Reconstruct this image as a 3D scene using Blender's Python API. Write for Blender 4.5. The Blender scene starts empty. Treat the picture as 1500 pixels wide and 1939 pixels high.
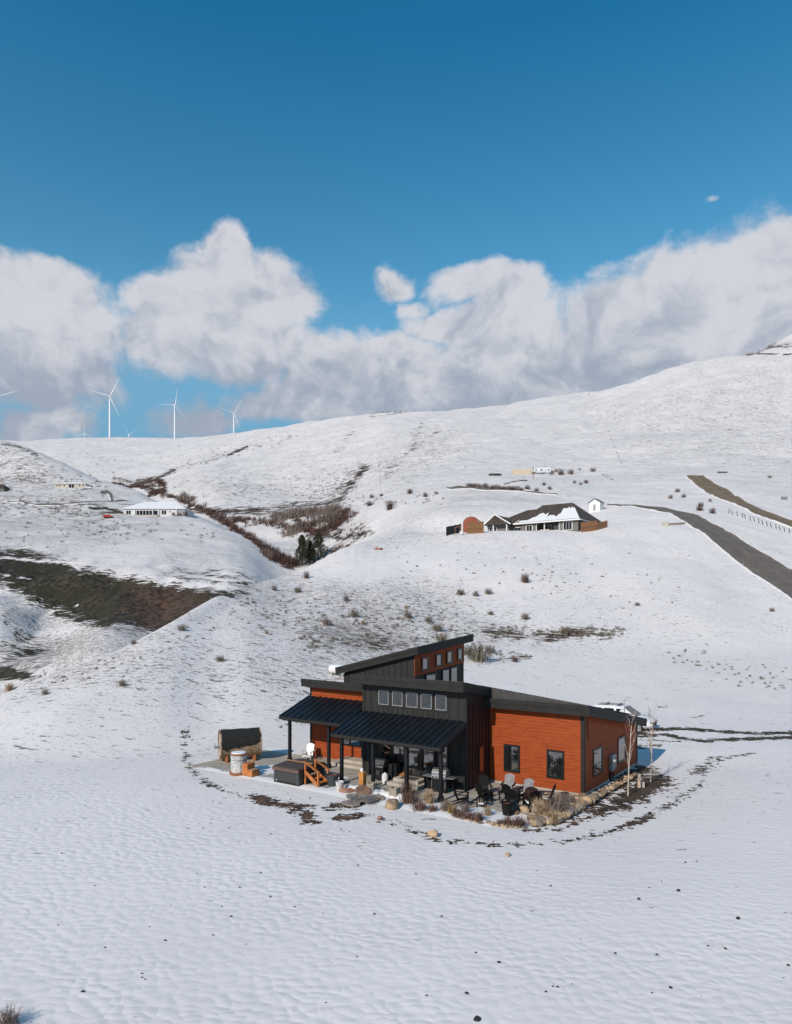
import bpy, bmesh, math, random
import numpy as np
from mathutils import Vector, Matrix

random.seed(7)
rad = math.radians
S = bpy.context.scene
COL = S.collection

# ---------------------------------------------------------------- camera
F = 1340.0; CU = 750.0; HV = 1150.0; H = 10.0      # focal length in photo pixels, principal point, eye height
cam = bpy.data.objects.new('camera', bpy.data.cameras.new('camera'))
COL.objects.link(cam)
cam.location = (0, 0, H); cam.rotation_euler = (rad(90), 0, 0)
cam.data.sensor_fit = 'HORIZONTAL'; cam.data.sensor_width = 36
cam.data.lens = 36 * F / 1500
cam.data.shift_y = (HV - 969.5) / 1500
cam.data.clip_start = 0.5; cam.data.clip_end = 20000
S.camera = cam

# ---------------------------------------------------------------- light
SUN_AZ = 37.5     # light travels towards this compass angle, clockwise from +Y
SUN_EL = 33.0
sun = bpy.data.objects.new('sun', bpy.data.lights.new('sun', 'SUN'))
COL.objects.link(sun)
sun.data.energy = 3.95; sun.data.angle = rad(0.53); sun.data.color = (1.0, 0.875, 0.745)
dv = Vector((math.sin(rad(SUN_AZ)) * math.cos(rad(SUN_EL)), math.cos(rad(SUN_AZ)) * math.cos(rad(SUN_EL)), -math.sin(rad(SUN_EL))))
sun.rotation_euler = dv.to_track_quat('-Z', 'Y').to_euler()

S.view_settings.view_transform = 'Standard'; S.view_settings.look = 'None'
S.view_settings.exposure = 0.0; S.view_settings.gamma = 1.0
S.view_settings.use_curve_mapping = False
S.render.film_transparent = False
S.cycles.max_bounces = 6; S.cycles.diffuse_bounces = 3; S.cycles.glossy_bounces = 3
S.cycles.caustics_reflective = False; S.cycles.caustics_refractive = False

class NT:
    """small helper to write node trees as expressions"""
    def __init__(s, tree): s.t = tree; s.n = tree.nodes; s.l = tree.links
    def put(s, sock, v):
        if isinstance(v, bpy.types.NodeSocket): s.l.new(v, sock)
        else: sock.default_value = v
    def math(s, op, a, b=0.0, c=None, clamp=False):
        n = s.n.new('ShaderNodeMath'); n.operation = op; n.use_clamp = clamp
        s.put(n.inputs[0], a); s.put(n.inputs[1], b)
        if c is not None: s.put(n.inputs[2], c)
        return n.outputs[0]
    def mr(s, v, a, b, c=0.0, d=1.0, kind='SMOOTHSTEP'):
        n = s.n.new('ShaderNodeMapRange'); n.interpolation_type = kind
        for i, x in enumerate((v, a, b, c, d)): s.put(n.inputs[i], x)
        return n.outputs[0]
    def comb(s, x, y, z):
        n = s.n.new('ShaderNodeCombineXYZ')
        for i, v in enumerate((x, y, z)): s.put(n.inputs[i], v)
        return n.outputs[0]
    def sep(s, v):
        n = s.n.new('ShaderNodeSeparateXYZ'); s.put(n.inputs[0], v); return n.outputs
    def vm(s, op, a, b=(0, 0, 0)):
        n = s.n.new('ShaderNodeVectorMath'); n.operation = op
        s.put(n.inputs[0], a); s.put(n.inputs[1], b); return n.outputs
    def mix(s, f, a, b):
        n = s.n.new('ShaderNodeMix'); n.data_type = 'RGBA'
        s.put(n.inputs[0], f); s.put(n.inputs[6], a if not isinstance(a, tuple) else (*a[:3], 1)); s.put(n.inputs[7], b if not isinstance(b, tuple) else (*b[:3], 1))
        return n.outputs[2]
    def noise(s, vec, scale, detail=4, rough=0.5, dist=0.0, dims='3D'):
        n = s.n.new('ShaderNodeTexNoise'); n.noise_dimensions = dims
        if vec is not None: s.put(n.inputs['Vector'], vec)
        s.put(n.inputs['Scale'], scale); s.put(n.inputs['Detail'], detail); s.put(n.inputs['Roughness'], rough); s.put(n.inputs['Distortion'], dist)
        return n.outputs['Fac']
    def mapping(s, vec, scale=(1, 1, 1), rot=(0, 0, 0), loc=(0, 0, 0)):
        n = s.n.new('ShaderNodeMapping'); s.put(n.inputs['Vector'], vec)
        n.inputs['Scale'].default_value = scale; n.inputs['Rotation'].default_value = rot; n.inputs['Location'].default_value = loc
        return n.outputs[0]
    def coords(s, which='Object'):
        return s.n.new('ShaderNodeTexCoord').outputs[which]
    def bump(s, h, strength=0.3, dist=0.05, normal=None):
        n = s.n.new('ShaderNodeBump'); s.put(n.inputs['Height'], h); n.inputs['Strength'].default_value = strength; n.inputs['Distance'].default_value = dist
        if normal is not None: s.l.new(normal, n.inputs['Normal'])
        return n.outputs[0]
    def attr(s, name):
        n = s.n.new('ShaderNodeAttribute'); n.attribute_name = name; return n.outputs

# ---------------------------------------------------------------- world: Nishita sky with cumulus
W = bpy.data.worlds.new('World'); S.world = W; W.use_nodes = True
t = NT(W.node_tree); t.n.clear()
sky = t.n.new('ShaderNodeTexSky'); sky.sky_type = 'NISHITA'; sky.sun_disc = False
sky.sun_elevation = rad(SUN_EL); sky.sun_rotation = rad(SUN_AZ + 180)
sky.altitude = 600; sky.air_density = 1.0; sky.dust_density = 0.3; sky.ozone_density = 3.0
hs = t.n.new('ShaderNodeHueSaturation'); hs.inputs['Saturation'].default_value = 1.28; hs.inputs['Hue'].default_value = 0.49
t.l.new(sky.outputs[0], hs.inputs['Color']); hs.inputs['Value'].default_value = 1.22
D = t.coords('Generated')
dx, dy, dz = t.sep(D)
hor = t.math('SQRT', t.math('ADD', t.math('MULTIPLY', dx, dx), t.math('MULTIPLY', dy, dy)))
az = t.math('ARCTAN2', dx, dy)                       # radians clockwise from +Y
el = t.math('DIVIDE', dz, t.math('MAXIMUM', hor, 0.02))
def AZ(u): return math.atan((u - CU) / F)
def EL(u, v): return (HV - v) / F * math.cos(AZ(u))
P = t.comb(az, el, 0.0)
warp1 = t.noise(t.vm('ADD', P, (3.1, 7.7, 0))[0], 5.0, 5, 0.55)
warp2 = t.noise(t.vm('ADD', P, (13.1, 1.7, 0))[0], 5.0, 5, 0.55)
Pw = t.vm('ADD', P, t.comb(t.math('MULTIPLY', t.math('SUBTRACT', warp1, .5), 0.16), t.math('MULTIPLY', t.math('SUBTRACT', warp2, .5), 0.13), 0.0))[0]
# each cloud mass: centre and half extents in photo pixels
BL = [(100, 640, 190, 140, 1), (130, 565, 95, 82, 1), (-120, 620, 200, 140, 1), (30, 590, 90, 90, 1),
      (430, 565, 125, 120, 1), (420, 490, 58, 72, 1), (500, 560, 105, 100, 1), (350, 640, 110, 80, 1), (330, 600, 80, 80, 1),
      (440, 665, 180, 82, 1), (650, 700, 160, 92, 1), (740, 672, 120, 58, 1), (758, 522, 58, 44, .86), (800, 575, 60, 40, .70), (880, 550, 85, 55, .9), (860, 610, 120, 50, .86), (830, 705, 260, 88, 1),
      (1010, 655, 220, 105, 1), (950, 575, 120, 55, .95), (1180, 625, 190, 110, 1), (1330, 590, 220, 125, 1), (1480, 545, 200, 150, 1), (1250, 665, 300, 105, 1), (1460, 455, 120, 62, .85),
      (1750, 480, 260, 200, 1), (1160, 530, 70, 40, .62), (560, 770, 240, 50, .8), (130, 800, 90, 45, .7), (40, 800, 110, 60, .75), (900, 760, 500, 70, 1), (370, 790, 130, 50, .66), (1345, 377, 30, 11, .46), (1036, 411, 12, 8, .42)]
dens = None; top = None
for (u, v, a, b, w) in BL:
    c = (AZ(u), EL(u, v), 0)
    q = t.vm('MULTIPLY', t.vm('SUBTRACT', Pw, c)[0], (F / a, F / b, 0))
    ln = t.vm('LENGTH', q[0])[1]
    g = t.math('MULTIPLY', t.mr(ln, 0.25, 1.45, 1.0, 0.0, 'LINEAR'), w)
    dens = g if dens is None else t.math('MAXIMUM', dens, g)
# outside the frame the bank goes on all round, low over the hills
lowband = t.math('MULTIPLY', t.mr(el, 0.12, 0.36, 1.0, 0.0), t.mr(t.noise(P, 2.2, 3, .5), 0.35, 0.6, 0.0, .95))
side = t.mr(t.math('ABSOLUTE', az), 0.62, 0.85, 0.0, 1.0)
dens = t.math('MAXIMUM', dens, t.math('MULTIPLY', lowband, side))
fb = t.noise(Pw, 9.0, 8, 0.58)
fb2 = t.noise(t.vm('ADD', P, (.3, .9, 0))[0], 26.0, 6, 0.6)
field = t.math('ADD', dens, t.math('ADD', t.math('MULTIPLY', t.math('SUBTRACT', fb, .5), 0.95), t.math('MULTIPLY', t.math('SUBTRACT', fb2, .5), 0.30)))
alpha = t.mr(field, 0.34, 0.68)
thick = t.mr(field, 0.45, 1.25)
# a cloud's own light and shade: bright billowed crowns, grey flat bases
fbo = t.noise(t.vm('ADD', Pw, (0.014, -0.022, 0))[0], 9.0, 8, 0.58)
relief = t.math('SUBTRACT', fb, fbo)
shade = t.math('ADD', t.mr(el, EL(750, 810), EL(750, 600), 0.0, 0.66), t.math('MULTIPLY', relief, 3.0))
shade = t.math('ADD', shade, t.math('MULTIPLY', t.math('SUBTRACT', t.noise(P, 4.2, 5, .55), .5), .75))
shade = t.math('ADD', shade, 0.18, clamp=True)
shade = t.mr(shade, 0.0, 1.0, 0.0, 1.0)
ccol = t.mix(shade, (3.5, 4.0, 4.9), (6.5, 6.6, 7.1))
tint = t.mix(t.mr(el, .50, .82, 0.0, 1.0, 'LINEAR'), (1.62, 1.50, 1.24), (.58, 1.22, 1.18))
skyc = t.vm('MULTIPLY', hs.outputs[0], tint)[0]
skyc = t.mix(t.mr(el, .22, .50, 1.0, 0.0), skyc, (1.75, 4.0, 5.9))
final = t.mix(t.math('MULTIPLY', alpha, 0.97), skyc, ccol)
bg = t.n.new('ShaderNodeBackground'); bg.inputs['Strength'].default_value = 0.10
t.l.new(final, bg.inputs['Color'])
wo = t.n.new('ShaderNodeOutputWorld'); t.l.new(bg.outputs[0], wo.inputs['Surface'])

# ---------------------------------------------------------------- materials
def material(name):
    m = bpy.data.materials.new(name); m.use_nodes = True
    tt = NT(m.node_tree); b = m.node_tree.nodes['Principled BSDF']
    return m, tt, b
MATS = {}
def mat(name, col, rough=0.6, metal=0.0, var=0.12, vscale=3.0, bump=0.0, bscale=30.0, spec=None, col2=None, stretch=(1, 1, 1), ior=None):
    m, tt, b = material(name)
    co = tt.mapping(tt.coords('Object'), stretch)
    nz = tt.noise(co, vscale, 5, .6)
    if name.startswith('stone'):
        oi = tt.n.new('ShaderNodeObjectInfo'); nz = tt.math('ADD', nz, tt.math('MULTIPLY', tt.math('SUBTRACT', oi.outputs['Random'], .5), .6))
    c2 = col2 if col2 else tuple(min(1, c * (1 + var)) for c in col)
    c1 = col if col2 else tuple(c * (1 - var) for c in col)
    tt.l.new(tt.mix(tt.mr(nz, .35, .65), c1, c2), b.inputs['Base Color'])
    b.inputs['Roughness'].default_value = rough; b.inputs['Metallic'].default_value = metal
    if spec is not None: b.inputs['Specular IOR Level'].default_value = spec
    if ior: b.inputs['IOR'].default_value = ior
    if bump: tt.l.new(tt.bump(tt.noise(co, bscale, 4, .6), bump, 0.02), b.inputs['Normal'])
    MATS[name] = m
    return m

mat('orange_siding', (0.285, 0.054, 0.011), .7, spec=.25, var=.13, vscale=1.3, bump=.25, bscale=22, stretch=(1, 1, 5))
mat('orange_trim', (0.42, 0.095, 0.018), .6, spec=.25, var=.06)
mat('shaded_rust', (0.020, 0.009, 0.007), .6, var=.2, stretch=(5, 5, 1))  # rust boards of the recess, its deep shade put into the colour
mat('charcoal_siding', (0.024, 0.024, 0.0235), .7, spec=.3, var=.12, vscale=2, bump=.2, bscale=18, stretch=(5, 5, 1))
mat('charcoal_trim', (0.019, 0.019, 0.018), .65, spec=.3, var=.15, vscale=2.5)
mat('black_metal', (0.009, 0.011, 0.014), .5, .0, spec=.3, var=.2, vscale=2)
mat('roof_metal', (0.007, 0.010, 0.014), .45, .0, spec=.35, var=.25, vscale=1.4)
mat('roof_membrane', (0.05, 0.05, 0.05), .8, var=.2)
mat('window_frame', (0.008, 0.010, 0.011), .4, var=.1)
mat('light_trim', (0.30, 0.31, 0.32), .5, var=.1)
mat('foundation', (0.42, 0.38, 0.33), .85, var=.1, bump=.3)
mat('grey_box', (0.22, 0.25, 0.26), .45, .2, var=.06)
mat('white_plastic', (0.72, 0.73, 0.74), .45, var=.05)
mat('weathered_white', (0.52, 0.51, 0.50), .7, var=.22, vscale=5)
mat('grey_plastic', (0.19, 0.19, 0.20), .6, var=.2, vscale=4)
mat('black_plastic', (0.008, 0.008, 0.009), .7, spec=.2, var=.2)
mat('dark_bin', (0.045, 0.05, 0.055), .5, var=.1)
mat('stainless', (0.50, 0.51, 0.53), .3, .8, var=.06)
mat('cedar', (0.40, 0.20, 0.085), .7, var=.35, vscale=6, bump=.4, bscale=20, stretch=(1, 6, 6))
mat('weathered_stave', (0.33, 0.23, 0.14), .8, var=.45, vscale=4, bump=.4, stretch=(1, 5, 5))
mat('pale_end_wood', (0.52, 0.43, 0.35), .75, var=.2, vscale=3, stretch=(6, 6, 1))
mat('red_wood', (0.30, 0.085, 0.025), .6, var=.25, vscale=5)
mat('step_wood', (0.42, 0.145, 0.04), .6, var=.25, vscale=5)
mat('black_felt', (0.010, 0.010, 0.010), .9, var=.3, bump=.3, bscale=8)
mat('tub_cover', (0.055, 0.036, 0.030), .6, var=.15, vscale=2, bump=.2, bscale=6)
mat('tub_cover_edge', (0.12, 0.07, 0.055), .6, var=.15)
mat('tub_skirt', (0.035, 0.038, 0.038), .65, var=.25, vscale=3, stretch=(1, 1, 8), bump=.3, bscale=8)
mat('rubber', (0.01, 0.01, 0.01), .8)
mat('stone', (0.33, 0.235, 0.145), .9, var=.42, vscale=2.2, bump=.7, bscale=7)
mat('stone_grey', (0.22, 0.18, 0.15), .9, var=.3, vscale=2.2, bump=.7, bscale=7)
mat('stone_red', (0.26, 0.14, 0.095), .9, var=.3, vscale=2.2, bump=.7, bscale=7)
mat('dark_rock', (0.02, 0.02, 0.02), .9, var=.4)
mat('concrete_block', (0.30, 0.255, 0.20), .9, var=.12, vscale=6, bump=.4)
mat('birch_bark', (0.47, 0.41, 0.35), .8, var=.2, vscale=8, stretch=(1, 1, 4))
mat('twig', (0.22, 0.11, 0.075), .9, var=.2)
mat('car_white', (0.74, 0.75, 0.77), .25, var=.02)
mat('turbine_white', (0.85, 0.86, 0.88), .4, var=.01)
mat('house_grey', (0.145, 0.14, 0.125), .8, var=.06, bump=.2)
mat('house_white', (0.62, 0.62, 0.63), .7, var=.05)
mat('house_beige', (0.50, 0.46, 0.37), .7, var=.08)
mat('shingle', (0.060, 0.046, 0.036), .9, var=.35, vscale=1.2, bump=.5, bscale=6)
mat('white_trim', (0.74, 0.74, 0.74), .6, var=.03)
mat('fence_wood', (0.26, 0.125, 0.055), .8, var=.3, vscale=1.5, stretch=(4, 4, 1))
mat('barn_red', (0.27, 0.072, 0.04), .8, var=.15)
mat('green_metal', (0.05, 0.12, 0.105), .5, .2)
mat('dark_green_screen', (0.012, 0.02, 0.02), .8)
mat('snow', (0.74, 0.74, 0.745), .65, var=.02, bump=.35, bscale=5)
mat('red_paint', (0.35, 0.02, 0.02), .4)
mat('tan_tarp', (0.55, 0.46, 0.34), .8, var=.05)
mat('sage', (0.16, 0.135, 0.10), .95, var=.3, vscale=4)
mat('dry_grass', (0.36, 0.25, 0.15), .95, var=.3, vscale=4)
mat('red_brush', (0.105, 0.058, 0.046), .95, var=.35, vscale=1)
mat('grey_brush', (0.20, 0.155, 0.135), .95, var=.3, vscale=1)
mat('juniper', (0.040, 0.044, 0.022), .95, var=.5, vscale=2)
mat('trunk_bark', (0.07, 0.05, 0.035), .95)
mat('mulberry', (0.15, 0.085, 0.065), .95, var=.35, vscale=3)
mat('yellow_grass', (0.32, 0.22, 0.09), .95, var=.3)
mat('amber_post', (0.50, 0.22, 0.05), .7, var=.2)
mat('wire', (0.16, 0.2, 0.24), .5, .5)
mat('rust', (0.035, 0.014, 0.010), .8, .3, var=.3)
mat('terracotta_soil', (0.17, 0.05, 0.02), .9)

def glass(name, col, ior, rough, bumps=0.0, bscale=4.0):
    m, tt, b = material(name)
    b.inputs['Base Color'].default_value = (*col, 1); b.inputs['Roughness'].default_value = rough
    b.inputs['IOR'].default_value = ior
    if bumps:
        tt.l.new(tt.bump(tt.noise(tt.coords('Object'), bscale, 4, .6, .8), bumps, .05), b.inputs['Normal'])
    MATS[name] = m
glass('window_glass', (0.012, 0.014, 0.016), 2.9, 0.03, .02, 1.5)
glass('far_glass', (0.012, 0.014, 0.016), 1.45, 0.1)
glass('wavy_glass', (0.012, 0.014, 0.016), 2.1, 0.05, .9, 5.0)
glass('car_glass', (0.006, 0.010, 0.018), 1.4, 0.08)

# concrete of the patio: stains, damp patches, thin snow where the "snow" attribute says so
m, tt, b = material('patio_concrete'); MATS['patio_concrete'] = m
co = tt.coords('Object')
n1 = tt.noise(co, .55, 5, .6); n2 = tt.noise(co, 6, 5, .7); n3 = tt.noise(co, 1.3, 6, .62)
base = tt.mix(tt.mr(n1, .4, .62), (0.34, 0.31, 0.265), (0.43, 0.395, 0.345))
base = tt.mix(tt.math('MULTIPLY', tt.mr(n3, .53, .62), .6), base, (0.25, 0.20, 0.14))
base = tt.mix(tt.math('MULTIPLY', tt.mr(n2, .5, .7), .2), base, (0.2, 0.18, 0.15))
sm = tt.attr('snow')[2]
sf = tt.mr(tt.math('ADD', sm, tt.math('MULTIPLY', tt.math('SUBTRACT', tt.noise(co, 1.1, 7, .65), .5), 1.6)), .45, .56)
tt.l.new(tt.mix(sf, base, (0.735, 0.735, 0.738)), b.inputs['Base Color'])
b.inputs['Roughness'].default_value = .75
tt.l.new(tt.bump(tt.math('ADD', tt.math('MULTIPLY', sf, .6), tt.math('MULTIPLY', n2, .15)), .7, .05), b.inputs['Normal'])

# the snowy ground: masks are vertex attributes (r bare earth, g tufts and their painted shadows, b how red the earth is)
m, tt, b = material('snow_ground'); MATS['snow_ground'] = m
co = tt.coords('Object')
A = tt.attr('ground_mask'); r_, g_, b_ = tt.sep(A[0])
A2 = tt.attr('ground_zone'); near_, far_, mott_ = tt.sep(A2[0])
ROTS = (0, 0, rad(52))
# earth
nbig = tt.noise(co, .10, 6, .6); nmid = tt.noise(co, .9, 6, .65); nfin = tt.noise(co, 5.0, 5, .65)
streak = tt.noise(tt.mapping(co, (.35, 1.6, 1.6), (0, 0, rad(-14))), 1.0, 7, .68)
streakf = tt.noise(tt.mapping(co, (.06, .22, .22), (0, 0, rad(-14))), 1.0, 8, .72)
strk = tt.math('ADD', tt.math('MULTIPLY', streakf, far_), tt.math('MULTIPLY', streak, tt.math('SUBTRACT', 1.0, far_)))
strk = tt.math('ADD', tt.math('MULTIPLY', strk, tt.math('SUBTRACT', 1.0, near_)), tt.math('MULTIPLY', tt.noise(co, 1.6, 7, .68), near_))
bm = tt.math('ADD', r_, tt.math('MULTIPLY', tt.math('SUBTRACT', strk, .5), 2.0))
bm = tt.math('ADD', bm, tt.math('MULTIPLY', tt.math('SUBTRACT', tt.noise(co, .22, 6, .65), .5), 1.1))
bm = tt.math('ADD', bm, tt.math('MULTIPLY', tt.math('SUBTRACT', nmid, .5), tt.math('MULTIPLY', near_, 1.3)))
bm = tt.math('ADD', bm, tt.math('MULTIPLY', tt.math('SUBTRACT', tt.noise(co, 3.2, 5, .7), .5), tt.math('MULTIPLY', near_, 1.5)))
bare = tt.mr(bm, .46, .56)
bare = tt.math('MULTIPLY', bare, tt.mr(r_, .02, .12))
# far and near hillside tufts, their drawn-out cast shadows painted in with them
tf_far = tt.noise(tt.mapping(co, (.22, .65, .65), ROTS), 1.0, 5, .72)
tf_mid = tt.noise(tt.mapping(co, (.85, 2.6, 2.6), ROTS), 1.0, 5, .70)
tf_near = tt.noise(tt.mapping(co, (3.0, 5.5, 5.5), ROTS), 1.0, 4, .7)
clump = tt.noise(co, .055, 4, .6)
dens_ = tt.math('MULTIPLY', g_, tt.mr(clump, .3, .65, .55, 1.25))
thr = tt.mr(tt.math('POWER', dens_, .6), 0.0, 1.0, .70, .470, 'LINEAR')
def speck(n, w):
    return tt.math('MULTIPLY', tt.mr(tt.math('SUBTRACT', n, thr), 0.0, .035), w)
midw = tt.math('SUBTRACT', 1.0, far_)
sp = tt.math('MAXIMUM', speck(tf_far, far_), tt.math('MULTIPLY', tt.math('MAXIMUM', speck(tf_mid, 1.0), tt.math('MULTIPLY', speck(tf_near, 1.0), .75)), midw))
earthA = tt.mix(tt.mr(nmid, .4, .62), (0.016, 0.0145, 0.009), (0.072, 0.058, 0.036))
earthA = tt.mix(tt.mr(nbig, .42, .6), earthA, tt.mix(nfin, (0.020, 0.019, 0.010), (0.046, 0.040, 0.022)))
earthB = tt.mix(tt.mr(nmid, .35, .65), (0.036, 0.020, 0.014), (0.135, 0.076, 0.052))
earth = tt.mix(b_, earthA, earthB)
tuft = tt.mix(tt.mr(nmid, .4, .6), (0.055, 0.048, 0.042), (0.15, 0.115, 0.085))
snowc = tt.mix(tt.mr(nbig, .4, .6), (0.735, 0.700, 0.69), (0.775, 0.738, 0.722))
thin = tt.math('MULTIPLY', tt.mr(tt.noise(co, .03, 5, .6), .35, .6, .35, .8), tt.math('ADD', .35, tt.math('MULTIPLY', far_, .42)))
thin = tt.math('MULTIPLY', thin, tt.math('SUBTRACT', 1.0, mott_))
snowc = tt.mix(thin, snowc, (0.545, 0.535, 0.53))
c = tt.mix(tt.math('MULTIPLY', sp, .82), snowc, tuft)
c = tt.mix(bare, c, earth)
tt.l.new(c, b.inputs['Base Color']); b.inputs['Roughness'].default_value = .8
b.inputs['Specular IOR Level'].default_value = .25
# snow relief: puffy lumps over the grass near the camera, rougher behind
vor = tt.n.new('ShaderNodeTexVoronoi'); vor.feature = 'SMOOTH_F1'; vor.voronoi_dimensions = '2D'; vor.inputs['Smoothness'].default_value = .14
wx = tt.noise(tt.vm('ADD', co, (1, 5, 2))[0], .9, 1, .4); wy = tt.noise(tt.vm('ADD', co, (9, 4, 2))[0], .8, 1, .4)
wv = tt.vm('ADD', tt.mapping(co, (2.5, 3.0, 1.0)), tt.comb(tt.math('MULTIPLY', wx, 1.3), tt.math('MULTIPLY', wy, 1.3), 0.0))[0]
tt.l.new(wv, vor.inputs['Vector']); vor.inputs['Scale'].default_value = 1.0
puff = tt.mr(vor.outputs['Distance'], .05, .80, 1.0, 0.0)
puff = tt.math('MULTIPLY', puff, tt.mr(tt.noise(co, .22, 3, .5), .3, .65, .45, 1.1))
puff = tt.math('ADD', puff, tt.math('MULTIPLY', tt.noise(co, .4, 3, .5), .8))
h = tt.math('MULTIPLY', puff, tt.math('MULTIPLY', mott_, .026))
h = tt.math('ADD', h, tt.math('MULTIPLY', tf_mid, tt.math('SUBTRACT', .09, tt.math('MULTIPLY', mott_, .065))))
h = tt.math('ADD', h, tt.math('MULTIPLY', tt.math('MULTIPLY', tf_far, far_), 1.1))
h = tt.math('ADD', h, tt.math('MULTIPLY', tf_near, tt.math('SUBTRACT', .03, tt.math('MULTIPLY', mott_, .02))))
h = tt.math('SUBTRACT', h, tt.math('MULTIPLY', bare, tt.math('SUBTRACT', .06, tt.math('MULTIPLY', nfin, .12))))
h = tt.math('ADD', h, tt.math('MULTIPLY', tt.math('MULTIPLY', bare, tt.noise(co, .45, 6, .62)), tt.math('SUBTRACT', 1.3, tt.math('MULTIPLY', near_, 1.25))))
bn = tt.n.new('ShaderNodeBump'); bn.inputs['Strength'].default_value = .75; bn.inputs['Distance'].default_value = 1.0
tt.l.new(h, bn.inputs['Height']); tt.l.new(bn.outputs[0], b.inputs['Normal'])

def road_mat(name, c1, c2):
    m, tt, b = material(name); MATS[name] = m
    co = tt.coords('Object')
    c = tt.mix(tt.mr(tt.noise(co, .35, 6, .65), .35, .65), c1, c2)
    c = tt.mix(tt.math('MULTIPLY', tt.attr('rut')[2], .45), c, (0.055, 0.046, 0.038))
    sn = tt.mr(tt.math('ADD', tt.attr('snow')[2], tt.math('MULTIPLY', tt.math('SUBTRACT', tt.noise(co, .8, 7, .65), .5), 1.5)), .5, .58)
    tt.l.new(tt.mix(sn, c, (0.67, 0.65, 0.645)), b.inputs['Base Color']); b.inputs['Roughness'].default_value = .9
    tt.l.new(tt.bump(tt.noise(co, 3, 5, .7), .5, .1), b.inputs['Normal'])
road_mat('asphalt', (0.115, 0.098, 0.082), (0.155, 0.133, 0.112))
road_mat('dirt_road', (0.14, 0.098, 0.058), (0.21, 0.155, 0.098))

# ---------------------------------------------------------------- building helpers
def finish(o, label=None, cat=None, group=None, kind=None):
    if label: o['label'] = label
    if cat: o['category'] = cat
    if group: o['group'] = group
    if kind: o['kind'] = kind
    return o
def empty(name, loc, rz=0.0, label=None, cat=None, group=None, kind=None):
    o = bpy.data.objects.new(name, None); COL.objects.link(o)
    o.location = loc; o.rotation_euler = (0, 0, rz); o.empty_display_size = .2
    return finish(o, label, cat, group, kind)

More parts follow.
